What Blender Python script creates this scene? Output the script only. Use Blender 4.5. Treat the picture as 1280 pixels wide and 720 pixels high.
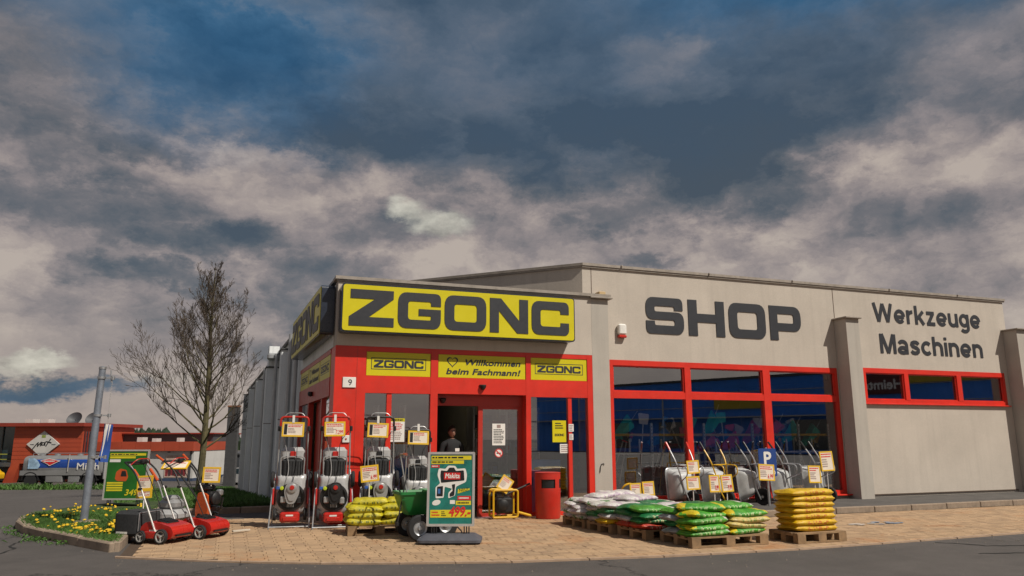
import bpy, bmesh, math, random
from mathutils import Vector, Matrix, noise
from mathutils.geometry import tessellate_polygon

for _o in list(bpy.data.objects):
    bpy.data.objects.remove(_o, do_unlink=True)
SC = bpy.context.scene
COL = SC.collection
R = math.radians
PI = math.pi

# ------------------------------------------------------------------ camera
CAM = Vector((-1.772, -14.001, 1.5))
cf = Vector((0.34378448, 0.91811994, 0.19714969))
cr = Vector((0.93667185, -0.35019955, -0.00247553))
cu = Vector((-0.0667689, -0.18551562, 0.98037027))
cd = bpy.data.cameras.new('camera')
cam = bpy.data.objects.new('camera', cd)
COL.objects.link(cam)
cam.matrix_world = Matrix(((cr.x, cu.x, -cf.x, CAM.x), (cr.y, cu.y, -cf.y, CAM.y), (cr.z, cu.z, -cf.z, CAM.z), (0, 0, 0, 1)))
cd.sensor_width = 36
cd.lens = 36 * 935.745 / 1280
cd.clip_start = 0.1
cd.clip_end = 3000
SC.camera = cam
YAW = 0.3583

# ------------------------------------------------------------------ world, sun, exposure
SUN = Vector((0.27, -0.40, 0.56)).normalized()
w = bpy.data.worlds.new('World')
SC.world = w
w.use_nodes = True
wt = w.node_tree
wt.nodes.clear()


class NT:
    """small helper to write node maths as calls"""
    def __init__(s, tree): s.t = tree
    def n(s, kind, **kw):
        nd = s.t.nodes.new(kind)
        for k, v in kw.items(): setattr(nd, k, v)
        return nd
    def put(s, sock, v):
        if hasattr(v, 'is_output') or isinstance(v, bpy.types.NodeSocket): s.t.links.new(v, sock)
        else: sock.default_value = v
    def m(s, op, a, b=None, c=None, clamp=False):
        nd = s.n('ShaderNodeMath', operation=op, use_clamp=clamp)
        s.put(nd.inputs[0], a)
        if b is not None: s.put(nd.inputs[1], b)
        if c is not None: s.put(nd.inputs[2], c)
        return nd.outputs[0]
    def v(s, op, a, b=None):
        nd = s.n('ShaderNodeVectorMath', operation=op)
        s.put(nd.inputs[0], a)
        if b is not None: s.put(nd.inputs[1], b)
        return nd.outputs['Value'] if op in ('LENGTH', 'DOT_PRODUCT', 'DISTANCE') else nd.outputs[0]
    def noise(s, vec, scale, detail=4, rough=.5, dist=0, col=False):
        nd = s.n('ShaderNodeTexNoise')
        if vec is not None: s.put(nd.inputs['Vector'], vec)
        nd.inputs['Scale'].default_value = scale
        nd.inputs['Detail'].default_value = detail
        nd.inputs['Roughness'].default_value = rough
        nd.inputs['Distortion'].default_value = dist
        return nd.outputs['Color' if col else 'Fac']
    def ramp(s, fac, stops, interp='LINEAR'):
        nd = s.n('ShaderNodeValToRGB')
        nd.color_ramp.interpolation = interp
        el = nd.color_ramp.elements
        while len(el) < len(stops): el.new(.5)
        for e, (p, c) in zip(el, stops):
            e.position = p
            e.color = (c[0], c[1], c[2], 1) if hasattr(c, '__len__') else (c, c, c, 1)
        s.put(nd.inputs[0], fac)
        return nd.outputs[0]
    def mix(s, fac, a, b, mode='MIX'):
        nd = s.n('ShaderNodeMix', data_type='RGBA', blend_type=mode)
        s.put(nd.inputs[0], fac)
        s.put(nd.inputs[6], a if not isinstance(a, tuple) else (*a[:3], 1))
        s.put(nd.inputs[7], b if not isinstance(b, tuple) else (*b[:3], 1))
        return nd.outputs[2]
    def rng(s, x, a, b, c=0., d=1., smooth=False):
        nd = s.n('ShaderNodeMapRange')
        if smooth: nd.interpolation_type = 'SMOOTHSTEP'
        s.put(nd.inputs[0], x)
        for i, q in enumerate((a, b, c, d)): s.put(nd.inputs[i + 1], q)
        return nd.outputs[0]
    def sep(s, vec):
        nd = s.n('ShaderNodeSeparateXYZ')
        s.put(nd.inputs[0], vec)
        return nd.outputs
    def comb(s, x, y, z=0.):
        nd = s.n('ShaderNodeCombineXYZ')
        for i, q in enumerate((x, y, z)): s.put(nd.inputs[i], q)
        return nd.outputs[0]


W = NT(wt)
tc = W.n('ShaderNodeTexCoord').outputs['Generated']
sx, sy, sz = W.sep(tc)[:3]
az = W.m('SUBTRACT', W.m('ARCTAN2', sx, sy), YAW)
elv = W.m('ARCSINE', sz)
# cloud detail: 3-D noise on the direction, flattened towards the horizon as a cloud deck is
flat = W.v('MULTIPLY', tc, (1., 1., 1.7))
big = W.noise(flat, 2.6, 7, .58, .0, col=True)
fine = W.noise(flat, 8.5, 10, .68, .0, col=True)
bx_, by_, bz_ = W.sep(big)[:3]
fx_, fy_, fz_ = W.sep(fine)[:3]
wu = W.m('ADD', az, W.m('ADD', W.m('MULTIPLY', W.m('SUBTRACT', bx_, .5), .26), W.m('MULTIPLY', W.m('SUBTRACT', fx_, .5), .20)))
wv = W.m('ADD', elv, W.m('ADD', W.m('MULTIPLY', W.m('SUBTRACT', by_, .5), .12), W.m('MULTIPLY', W.m('SUBTRACT', fy_, .5), .12)))


def blobs(lst, hard=1.25, u=wu, v=wv):
    tot = None
    pos = W.comb(u, v, 0.)
    for (a, e, ra, re, wgt) in lst:
        nd = W.n('ShaderNodeVectorMath', operation='MULTIPLY_ADD')
        W.put(nd.inputs[0], pos)
        nd.inputs[1].default_value = (1 / ra, 1 / re, 0)
        nd.inputs[2].default_value = (-a / ra, -e / re, 0)
        k = W.rng(W.v('LENGTH', nd.outputs[0]), hard, .25, 0., wgt, True)
        tot = k if tot is None else W.m('ADD', tot, k)
    return tot


def blob_max(lst, hard=1.25):
    """like blobs, but masses merge instead of adding up"""
    tot = None
    pos = W.comb(wu, wv, 0.)
    for (a, e, ra, re, wgt) in lst:
        nd = W.n('ShaderNodeVectorMath', operation='MULTIPLY_ADD')
        W.put(nd.inputs[0], pos)
        nd.inputs[1].default_value = (1 / ra, 1 / re, 0)
        nd.inputs[2].default_value = (-a / ra, -e / re, 0)
        k = W.rng(W.v('LENGTH', nd.outputs[0]), hard + .0, .22, 0., wgt, True)
        tot = k if tot is None else W.m('MAXIMUM', tot, k)
    return tot


dark = blob_max([(-.36, .47, .22, .13, .86), (-.18, .40, .28, .075, .84), (.04, .385, .28, .10, .88), (.25, .375, .22, .095, .90),
                 (.36, .42, .20, .12, .80), (.28, .31, .20, .060, .80), (-.10, .53, .34, .08, .66), (.50, .57, .36, .11, .84), (.56, .40, .14, .045, .45), (-.54, .275, .17, .042, .54),
                 (-.42, .245, .14, .030, .52), (-.45, .19, .09, .026, .50), (-.62, .335, .14, .06, .48), (-.47, .345, .12, .03, .50), (-.30, .165, .09, .04, .48),
                 (.50, .265, .20, .035, .24), (.12, .295, .08, .04, .50), (-.56, .052, .12, .016, .66), (-.31, .105, .10, .024, .40), (.17, .222, .05, .014, .30), (-.68, .235, .07, .03, .58),
                 (-.19, .27, .12, .05, .42), (-.22, .20, .13, .035, .38), (.1, .68, .9, .10, .55)])
light = blobs([(-.27, .545, .14, .05, .20), (.20, .48, .09, .04, .24), (.62, .44, .14, .05, .30), (-.33, .352, .10, .016, .22),
               (-.60, .42, .10, .05, .26), (.44, .325, .10, .02, .20), (.0, .53, .10, .04, .12)])
cum = blobs([(-.145, .302, .040, .018, .9), (-.10, .280, .060, .022, 1.0), (-.555, .086, .052, .013, .9), (-.58, .076, .06, .012, .5), (-.43, .074, .055, .014, .34)], 1.05,
            W.m('ADD', az, W.m('MULTIPLY', W.m('SUBTRACT', fx_, .5), .09)), W.m('ADD', elv, W.m('MULTIPLY', W.m('SUBTRACT', fy_, .5), .07)))
blue = blobs([(-.38, .47, .20, .13, .8), (.48, .58, .38, .09, .8), (-.70, .52, .2, .1, .5), (-.56, .05, .12, .014, .6), (.05, .43, .6, .10, .28)], 1.3)
deck = W.rng(W.m('ADD', wv, W.m('MULTIPLY', az, .02)), .29, .43, 0., .66, True)
deck = W.m('MULTIPLY', deck, W.rng(elv, .70, 1.0, 1., .45, True))
mass = W.m('MAXIMUM', dark, deck)
pvec = W.v('ADD', W.v('ADD', flat, (4.2, 1.7, .6)), W.v('MULTIPLY', W.v('SUBTRACT', fine, (.5, .5, .5)), (.10, .10, .10)))
puff = W.noise(pvec, 5.0, 9, .62)
lift = W.noise(W.v('ADD', pvec, (SUN.x * .02, SUN.y * .02, .045)), 5.0, 8, .60)
relief = W.m('MULTIPLY', W.m('SUBTRACT', lift, puff), 2.5)      # tops of the billows catch the light, their undersides do not
zone = W.m('MULTIPLY', W.rng(elv, .08, .17, .35, 1., True), W.rng(elv, .34, .46, 1., .50, True))
blue = W.m('ADD', blue, W.rng(wv, .40, .56, 0., .45, True))
den = W.m('ADD', W.m('SUBTRACT', mass, light), W.m('ADD', W.m('MULTIPLY', W.m('SUBTRACT', bz_, .5), .30), W.m('MULTIPLY', W.m('SUBTRACT', fz_, .5), .36)))
den = W.m('ADD', den, W.m('MULTIPLY', W.m('SUBTRACT', puff, .46), W.m('MULTIPLY', zone, 1.6)))
den = W.m('ADD', W.m('ADD', den, W.m('MULTIPLY', relief, zone)), .09)
ccol = W.ramp(den, [(0., (.43, .365, .315)), (.16, (.345, .290, .262)), (.36, (.240, .206, .200)), (.58, (.142, .136, .142)), (.80, (.084, .096, .110)), (1., (.050, .068, .088))])
cblue = W.ramp(den, [(0., (.26, .30, .35)), (.35, (.125, .185, .26)), (.70, (.032, .112, .215)), (1., (.014, .070, .150))])
ccol = W.mix(W.m('MULTIPLY', blue, .80, clamp=True), ccol, cblue)
billow = W.rng(W.noise(flat, 24, 6, .62), .3, .7, .45, 1.25)
ccol = W.mix(W.m('MULTIPLY', W.rng(cum, .02, .95, 0., 1., True), .72, clamp=True), ccol, W.mix(1., (.56, .54, .45), W.comb(billow, billow, billow), 'MULTIPLY'))
sky = W.n('ShaderNodeTexSky', sky_type='NISHITA', sun_disc=False, sun_elevation=math.asin(SUN.z), sun_rotation=math.atan2(SUN.x, SUN.y))
sky.dust_density = 2.5
SKY_STRENGTH = .10
ccol10 = W.mix(1., ccol, (8.7, 8.7, 8.7), 'MULTIPLY')
both = W.mix(.94, sky.outputs[0], ccol10)
bg = W.n('ShaderNodeBackground')
bg.inputs['Strength'].default_value = SKY_STRENGTH
wt.links.new(both, bg.inputs['Color'])
wt.links.new(bg.outputs[0], W.n('ShaderNodeOutputWorld').inputs[0])

sl = bpy.data.lights.new('sun', 'SUN')
sl.energy = 3.5
sl.angle = R(.6)
sl.color = (1., .93, .82)
so = bpy.data.objects.new('sun', sl)
COL.objects.link(so)
so.location = SUN * 60
so.rotation_euler = SUN.to_track_quat('Z', 'Y').to_euler()
SC.view_settings.view_transform = 'Standard'
SC.view_settings.look = 'None'
SC.view_settings.exposure = 0.35
SC.view_settings.gamma = 1.0
SC.view_settings.use_curve_mapping = False
SC.cycles.max_bounces = 7
SC.cycles.transparent_max_bounces = 12
SC.cycles.use_denoising = True
w.cycles.sampling_method = 'MANUAL'
w.cycles.sample_map_resolution = 256

# ------------------------------------------------------------------ helpers
I4 = Matrix.Identity(4)
FACE = Matrix(((1, 0, 0, 0), (0, 0, -1, 0), (0, 1, 0, 0), (0, 0, 0, 1)))   # print in the x-y plane -> stands up, looks to -Y


def T(x, y, z): return Matrix.Translation((x, y, z))
def RX(a): return Matrix.Rotation(a, 4, 'X')
def RY(a): return Matrix.Rotation(a, 4, 'Y')
def RZ(a): return Matrix.Rotation(a, 4, 'Z')


MATS = {}


def mat(name, col, rough=.6, var=.10, scale=5., bump=0., bscale=60., metal=0., spec=.5, coat=0., dirt=0., emit=0.):
    if name in MATS: return MATS[name]
    m = bpy.data.materials.new(name)
    m.use_nodes = True
    t = m.node_tree
    p = t.nodes['Principled BSDF']
    N = NT(t)
    oc = N.n('ShaderNodeTexCoord').outputs['Object']
    c = N.noise(oc, scale, 5, .6)
    a = tuple(max(0, q * (1 - var)) for q in col)
    b = tuple(min(1, q * (1 + var)) for q in col)
    base = N.mix(N.rng(c, .3, .7), a, b)
    if dirt:
        d = N.rng(N.noise(oc, scale * 2.7, 8, .7), .5, .75, 0., dirt)
        base = N.mix(d, base, (.09, .075, .06))
    t.links.new(base, p.inputs['Base Color'])
    p.inputs['Roughness'].default_value = rough
    t.links.new(N.rng(N.noise(oc, scale * 4, 4, .6), .2, .8, max(.02, rough - .08), min(1, rough + .08)), p.inputs['Roughness'])
    p.inputs['Metallic'].default_value = metal
    p.inputs['Specular IOR Level'].default_value = spec
    p.inputs['Coat Weight'].default_value = coat
    if bump:
        bn = N.n('ShaderNodeBump')
        bn.inputs['Strength'].default_value = bump
        bn.inputs['Distance'].default_value = .01
        t.links.new(N.noise(oc, bscale, 6, .65), bn.inputs['Height'])
        t.links.new(bn.outputs[0], p.inputs['Normal'])
    if emit:
        p.inputs['Emission Color'].default_value = (*col, 1)
        p.inputs['Emission Strength'].default_value = emit
    MATS[name] = m
    return m


def rpoly(pts, seg=5):
    """polygon with rounded corners: points (x, y[, radius])"""
    out = []
    n = len(pts)
    for i, p in enumerate(pts):
        r = p[2] if len(p) > 2 else 0
        P = Vector(p[:2])
        if r <= 0:
            out.append((P.x, P.y)); continue
        A = Vector(pts[i - 1][:2]) - P
        B = Vector(pts[(i + 1) % n][:2]) - P
        ra = min(r, A.length * .5)
        rb = min(r, B.length * .5)
        r2 = min(ra, rb)
        a = P + A.normalized() * r2
        b = P + B.normalized() * r2
        for k in range(seg + 1):
            u = k / seg
            q = a * (1 - u) ** 2 + P * 2 * u * (1 - u) + b * u * u
            q = q * .78 + (P + (a - P) * (1 - math.sin(u * PI / 2)) + (b - P) * (1 - math.cos(u * PI / 2))) * .22
            out.append((q.x, q.y))
    return out


def rrect(x0, y0, x1, y1, r, seg=5):
    return rpoly([(x0, y0, r), (x1, y0, r), (x1, y1, r), (x0, y1, r)], seg)


class MB:
    def __init__(s): s.v = []; s.f = []; s.mi = []
    def add(s, vs, fs, m=0, M=None):
        k = len(s.v)
        if M is None: s.v += [tuple(q) for q in vs]
        else: s.v += [tuple(M @ Vector(q)) for q in vs]
        s.f += [tuple(i + k for i in f) for f in fs]
        s.mi += [m] * len(fs)
        return s
    def box(s, a, b, m=0, M=None, taper=None):
        x0, y0, z0 = a; x1, y1, z1 = b
        t = taper or (0, 0)
        vs = [(x0, y0, z0), (x1, y0, z0), (x1, y1, z0), (x0, y1, z0),
              (x0 + t[0], y0 + t[1], z1), (x1 - t[0], y0 + t[1], z1), (x1 - t[0], y1 - t[1], z1), (x0 + t[0], y1 - t[1], z1)]
        return s.add(vs, [(0, 3, 2, 1), (4, 5, 6, 7), (0, 1, 5, 4), (1, 2, 6, 5), (2, 3, 7, 6), (3, 0, 4, 7)], m, M)
    def cbox(s, c, d, m=0, M=None, bev=0.):
        """box by centre and size, all edges chamfered when bev"""
        h = [q / 2 for q in d]
        if not bev: return s.box([c[i] - h[i] for i in range(3)], [c[i] + h[i] for i in range(3)], m, M)
        out = rrect(-h[0], -h[1], h[0], h[1], bev * 1.6, 3)
        inn = rrect(-h[0] + bev, -h[1] + bev, h[0] - bev, h[1] - bev, bev * .9, 3)
        n = len(out)
        vs = [(x, y, -h[2]) for x, y in inn] + [(x, y, -h[2] + bev) for x, y in out] + [(x, y, h[2] - bev) for x, y in out] + [(x, y, h[2]) for x, y in inn]
        fs = [tuple(range(n - 1, -1, -1)), tuple(range(3 * n, 4 * n))]
        for L in range(3):
            for i in range(n):
                j = (i + 1) % n
                fs.append((L * n + i, L * n + j, (L + 1) * n + j, (L + 1) * n + i))
        return s.add(vs, fs, m, (M or I4) @ T(*c))
    def tube(s, pts, r, n=8, m=0, M=None, cap=True):
        P = [Vector(q) for q in pts]
        rs = r if hasattr(r, '__len__') else [r] * len(P)
        vs = []; fs = []
        prev = None
        for i, p in enumerate(P):
            d = (P[min(i + 1, len(P) - 1)] - P[max(i - 1, 0)])
            d = d.normalized() if d.length > 1e-9 else Vector((0, 0, 1))
            if prev is None:
                up = Vector((0, 0, 1)) if abs(d.z) < .9 else Vector((1, 0, 0))
                a = d.cross(up).normalized()
            else:
                a = (prev - d * prev.dot(d))
                a = a.normalized() if a.length > 1e-6 else d.orthogonal().normalized()
            prev = a
            b = d.cross(a)
            for k in range(n):
                t = 2 * PI * k / n
                vs.append(p + (a * math.cos(t) + b * math.sin(t)) * rs[i])
        for i in range(len(P) - 1):
            for k in range(n):
                k2 = (k + 1) % n
                fs.append((i * n + k, i * n + k2, (i + 1) * n + k2, (i + 1) * n + k))
        if cap:
            fs.append(tuple(range(n - 1, -1, -1)))
            fs.append(tuple(range((len(P) - 1) * n, len(P) * n)))
        return s.add(vs, fs, m, M)
    def lathe(s, prof, n=16, m=0, M=None):
        """profile (r, z) turned about z"""
        vs = []; fs = []
        for (r, z) in prof:
            for k in range(n):
                t = 2 * PI * k / n
                vs.append((r * math.cos(t), r * math.sin(t), z))
        for i in range(len(prof) - 1):
            for k in range(n):
                k2 = (k + 1) % n
                fs.append((i * n + k, i * n + k2, (i + 1) * n + k2, (i + 1) * n + k))
        if prof[0][0] > 1e-6: fs.append(tuple(range(n - 1, -1, -1)))
        if prof[-1][0] > 1e-6: fs.append(tuple(range((len(prof) - 1) * n, len(prof) * n)))
        return s.add(vs, fs, m, M)
    def prism(s, outer, z0, z1, holes=(), m=0, M=None):
        loops = [outer] + list(holes)
        flat = [Vector((x, y, 0)) for L in loops for x, y in L]
        n = len(flat)
        tri = tessellate_polygon([[Vector((x, y, 0)) for x, y in L] for L in loops])
        vs = [(p.x, p.y, z0) for p in flat] + [(p.x, p.y, z1) for p in flat]
        fs = [tuple(i + n for i in t) for t in tri]
        if z1 != z0:
            fs += [tuple(reversed(t)) for t in tri]
            k = 0
            for L in loops:
                c = len(L)
                for i in range(c):
                    j = (i + 1) % c
                    fs.append((k + i, k + j, n + k + j, n + k + i))
                k += c
        else:
            vs = vs[:n]; fs = [tuple(t) for t in tri]
        return s.add(vs, fs, m, M)
    def build(s, name, mats, parent=None, loc=None, rot=None, smooth=35, recalc=True):
        me = bpy.data.meshes.new(name)
        me.from_pydata(s.v, [], s.f)
        for q in (mats if isinstance(mats, (list, tuple)) else [mats]): me.materials.append(q)
        if any(s.mi): me.polygons.foreach_set('material_index', s.mi)
        if recalc:
            bm = bmesh.new(); bm.from_mesh(me)
            bmesh.ops.recalc_face_normals(bm, faces=bm.faces)
            bm.to_mesh(me); bm.free()
        if smooth:
            me.polygons.foreach_set('use_smooth', [True] * len(me.polygons))
            me.set_sharp_from_angle(angle=R(smooth))
        me.update()
        return link(name, me, parent, loc, rot)


def link(name, me, parent=None, loc=None, rot=None):
    o = bpy.data.objects.new(name, me)
    COL.objects.link(o)
    if parent: o.parent = parent
    if loc is not None: o.location = loc
    if rot is not None: o.rotation_euler = rot
    return o


def tag(o, label=None, cat=None, group=None, kind=None):
    if label: o['label'] = label
    if cat: o['category'] = cat
    if group: o['group'] = group
    if kind: o['kind'] = kind
    return o


def thing(name, label, cat, loc=(0, 0, 0), rz=0., group=None):
    o = bpy.data.objects.new(name, None)
    o.empty_display_size = .1
    COL.objects.link(o)
    o.location = loc
    o.rotation_euler = (0, 0, rz)
    return tag(o, label, cat, group)


_tx = {}


def text(body, h, bold=.0, shear=0., wide=1., spacing=1.):
    """flat lettering as (verts, faces, width): cap height h, left aligned at x=0, base line y=0"""
    key = (body, round(h, 4), bold, shear, wide, spacing)
    if key in _tx: return _tx[key]
    cu_ = bpy.data.curves.new('lettering', 'FONT')
    cu_.body = body
    cu_.size = 1.
    cu_.offset = bold
    cu_.shear = shear
    cu_.space_character = spacing
    cu_.resolution_u = 3
    o = bpy.data.objects.new('lettering', cu_)
    COL.objects.link(o)
    dg = bpy.context.evaluated_depsgraph_get()
    dg.update()
    me = bpy.data.meshes.new_from_object(o.evaluated_get(dg))
    k = h / .70
    vs = [(q.co.x * k * wide, q.co.y * k, 0.) for q in me.vertices]
    fs = [tuple(f.vertices) for f in me.polygons]
    bpy.data.objects.remove(o, do_unlink=True)
    bpy.data.meshes.remove(me)
    bpy.data.curves.remove(cu_)
    wd = max((q[0] for q in vs), default=0)
    _tx[key] = (vs, fs, wd)
    return _tx[key]


def put_text(mb, body, x, y, h, z=0., m=0, M=None, bold=.0, shear=0., wide=1., fit=None, centre=False):
    """bold is laid on as a few shifted copies a fraction of a millimetre apart"""
    vs, fs, wd = text(body, h, 0., shear, wide)
    k = 1.
    if fit and wd: k = fit / wd
    ox = x - (wd * k / 2 if centre else 0)
    d = bold * h
    for i, (dx, dy) in enumerate([(0, 0)] if not bold else [(0, 0), (-d, 0), (d, 0), (0, d), (0, -d), (d, d), (-d, -d)]):
        mb.add([(a * k + ox + dx, b + y + dy, z + i * .00025) for a, b, _ in vs], fs, m, M)


def arc(cx, cy, rx, ry, a0, a1, n=14):
    return [(cx + rx * math.cos(R(a0 + (a1 - a0) * i / n)), cy + ry * math.sin(R(a0 + (a1 - a0) * i / n))) for i in range(n + 1)]


# bold grotesque letters as strokes (cap height one)
ST = {
    'W': (1.14, [[(.07, 1.0), (.31, .03)], [(.31, .03), (.57, .97)], [(.57, .97), (.83, .03)], [(.83, .03), (1.07, 1.0)]]),
    'M': (.88, [[(.085, 0), (.085, 1)], [(.13, .99), (.44, .02)], [(.44, .02), (.75, .99)], [(.795, 0), (.795, 1)]]),
    'e': (.66, [arc(.33, .365, .245, .28, 0, 318, 22), [(.10, .335), (.575, .335)]]),
    'r': (.42, [[(.085, 0), (.085, .73)], arc(.37, .36, .285, .285, 178, 88, 8)]),
    'k': (.60, [[(.085, 0), (.085, 1)], [(.52, .71), (.13, .30)], [(.25, .42), (.53, .01)]]),
    'z': (.57, [[(.05, .65), (.52, .65)], [(.44, .62), (.13, .10)], [(.04, .08), (.54, .08)]]),
    'u': (.61, [[(.085, .73)] + arc(.295, .29, .21, .21, 180, 350, 12), [(.525, .73), (.525, 0)]]),
    'g': (.63, [arc(.31, .385, .225, .27, 0, 360, 24), [(.545, .73)] + arc(.32, -.03, .225, .17, 0, -155, 12)]),
    'a': (.60, [[(.505, 0), (.505, .45)] + arc(.295, .47, .21, .185, 5, 158, 10), arc(.285, .205, .205, .13, 0, 360, 18)]),
    's': (.57, [[(.50, .53), (.46, .60), (.37, .645), (.25, .645), (.15, .60), (.125, .52), (.17, .44), (.28, .39), (.40, .34), (.47, .26), (.46, .16), (.38, .095), (.26, .08), (.15, .11), (.085, .20)]]),
    'c': (.58, [arc(.32, .365, .235, .28, 42, 318, 20)]),
    'h': (.60, [[(.085, 0), (.085, 1)], arc(.30, .42, .215, .225, 178, 0, 12) + [(.515, 0)]]),
    'i': (.19, [[(.095, 0), (.095, .73)], [(.095, .85), (.095, 1.0)]]),
    'n': (.60, [[(.085, 0), (.085, .73)], arc(.30, .42, .215, .225, 178, 0, 12) + [(.515, 0)]]),
}


def stroke_strip(mb, pts, t, z, m, M):
    P = [Vector(p) for p in pts]
    vs = []
    closed = (P[0] - P[-1]).length < 1e-6
    for i, p in enumerate(P):
        d0 = (P[i] - P[i - 1]).normalized() if i else ((P[-1] - P[-2]).normalized() if closed else None)
        d1 = (P[i + 1] - P[i]).normalized() if i < len(P) - 1 else ((P[1] - P[0]).normalized() if closed else None)
        d0 = d0 or d1; d1 = d1 or d0
        d = (d0 + d1).normalized()
        n_ = Vector((-d.y, d.x)); k = 1 / max(.5, n_.dot(Vector((-d0.y, d0.x))))
        vs += [(p.x + n_.x * t / 2 * k, p.y + n_.y * t / 2 * k, z), (p.x - n_.x * t / 2 * k, p.y - n_.y * t / 2 * k, z)]
    mb.add(vs, [(2 * i, 2 * i + 1, 2 * i + 3, 2 * i + 2) for i in range(len(P) - 1)], m, M)


def rect(mb, x0, y0, x1, y1, z=0., m=0, M=None):
    mb.add([(x0, y0, z), (x1, y0, z), (x1, y1, z), (x0, y1, z)], [(0, 1, 2, 3)], m, M)


def scribble(mb, x0, y0, x1, y1, z, m, M, rng, lines=4, fill=.8):
    """rows of small dashes: print too small to read"""
    dy = (y1 - y0) / lines
    for i in range(lines):
        y = y1 - (i + .75) * dy
        x = x0
        end = x0 + (x1 - x0) * (rng.uniform(.55, 1) * fill + (1 - fill))
        while x < end:
            l = rng.uniform(.03, .10) * (x1 - x0) * 1.5
            rect(mb, x, y, min(x + l, x1), y + dy * .5, z, m, M)
            x += l + .025 * (x1 - x0)


# wide grotesque capitals used by the shop, as outlines in a box one unit high
GL = {
    'Z': (1.42, [[(.03, 1), (1.4, 1), (1.4, .77), (.62, .25), (1.42, .25), (1.42, 0), (0, 0), (0, .25), (.80, .75), (.03, .75)]]),
    'G': (1.42, [[(1.42, .64), (1.42, 1, .26), (0, 1, .28), (0, 0, .28), (1.42, 0, .26), (1.42, .55), (.68, .55), (.68, .36), (1.09, .36), (1.09, .24, .07),
                  (.33, .24, .1), (.33, .76, .1), (1.09, .76, .07), (1.09, .64)]]),
    'O': (1.44, [[(0, 0, .30), (1.44, 0, .30), (1.44, 1, .30), (0, 1, .30)], [(.33, .25, .1), (1.11, .25, .1), (1.11, .75, .1), (.33, .75, .1)]]),
    'N': (1.38, [[(0, 0), (0, 1), (.40, 1), (1.06, .36), (1.06, 1), (1.38, 1), (1.38, 0), (.98, 0), (.32, .64), (.32, 0)]]),
    'C': (1.40, [[(1.4, .63), (1.4, 1, .28), (0, 1, .28), (0, 0, .28), (1.4, 0, .28), (1.4, .37), (1.08, .37), (1.08, .25, .07), (.33, .25, .1), (.33, .75, .1),
                  (1.08, .75, .07), (1.08, .63)]]),
    'S': (1.36, [[(1.33, .66), (1.33, 1, .26), (0, 1, .26), (0, .39, .24), (1.03, .39, .07), (1.03, .235, .07), (.31, .235, .06), (.31, .35), (0, .35),
                  (0, 0, .26), (1.36, 0, .26), (1.36, .61, .24), (.31, .61, .06), (.31, .765, .07), (1.02, .765, .06), (1.02, .66)]]),
    'H': (1.36, [[(0, 0), (0, 1), (.33, 1), (.33, .62), (1.03, .62), (1.03, 1), (1.36, 1), (1.36, 0), (1.03, 0), (1.03, .38), (.33, .38), (.33, 0)]]),
    'P': (1.28, [[(0, 0), (0, 1), (1.28, 1, .30), (1.28, .27, .30), (.32, .27), (.32, 0)], [(.32, .5), (.98, .5, .08), (.98, .77, .08), (.32, .77)]]),
}


def glyphs(word, width, h, gap=.13, bulk=1.):
    """each letter: (polygon loops scaled to fit width x h)"""
    tot = sum(GL[c][0] for c in word) + gap * (len(word) - 1)
    k = width / tot
    x = 0
    out = []
    for c in word:
        gw, loops = GL[c]
        out.append((c, [[((q[0] + x) * k, q[1] * h) for q in rpoly_scaled(L)] for L in loops]))
        x += gw + gap
    return out


def rpoly_scaled(L): return rpoly(L, 5)


def copy_tree(o, parent=None):
    c = o.copy()
    COL.objects.link(c)
    c.parent = parent
    for ch in o.children: copy_tree(ch, c)
    return c


def zg(x, y):
    """height of the ground: level in front, falling gently behind the shop's near corner"""
    return -.047 * min(max(0., y - 2.5), 45.)
# ------------------------------------------------------------------ materials of the setting
def asphalt_mat():
    m = bpy.data.materials.new('asphalt'); m.use_nodes = True
    t = m.node_tree; p = t.nodes['Principled BSDF']; N = NT(t)
    g = N.n('ShaderNodeNewGeometry').outputs['Position']
    sp = N.noise(g, 95, 3, .7)
    big = N.noise(g, .35, 6, .6)
    mid = N.noise(g, 3.2, 6, .65)
    c = N.ramp(sp, [(.30, (.040, .034, .031)), (.52, (.078, .068, .062)), (.70, (.150, .135, .124))])
    c = N.mix(1., c, N.ramp(big, [(.3, .78), (.7, 1.18)]), 'MULTIPLY')
    c = N.mix(1., c, N.ramp(mid, [(.3, .86), (.7, 1.12)]), 'MULTIPLY')
    v = N.n('ShaderNodeTexVoronoi', feature='DISTANCE_TO_EDGE')
    v.inputs['Scale'].default_value = .16
    t.links.new(N.v('ADD', g, N.v('MULTIPLY', N.noise(g, 1.3, 6, .7, col=True), (1.7, 1.7, 0.))), v.inputs['Vector'])
    crack = N.rng(v.outputs[0], .0015, .0045, .25, 1.)
    c = N.mix(1., c, N.comb(crack, crack, crack), 'MULTIPLY')
    t.links.new(c, p.inputs['Base Color'])
    p.inputs['Roughness'].default_value = .9
    b = N.n('ShaderNodeBump'); b.inputs['Strength'].default_value = .5; b.inputs['Distance'].default_value = .006
    t.links.new(sp, b.inputs['Height']); t.links.new(b.outputs[0], p.inputs['Normal'])
    return m


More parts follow.
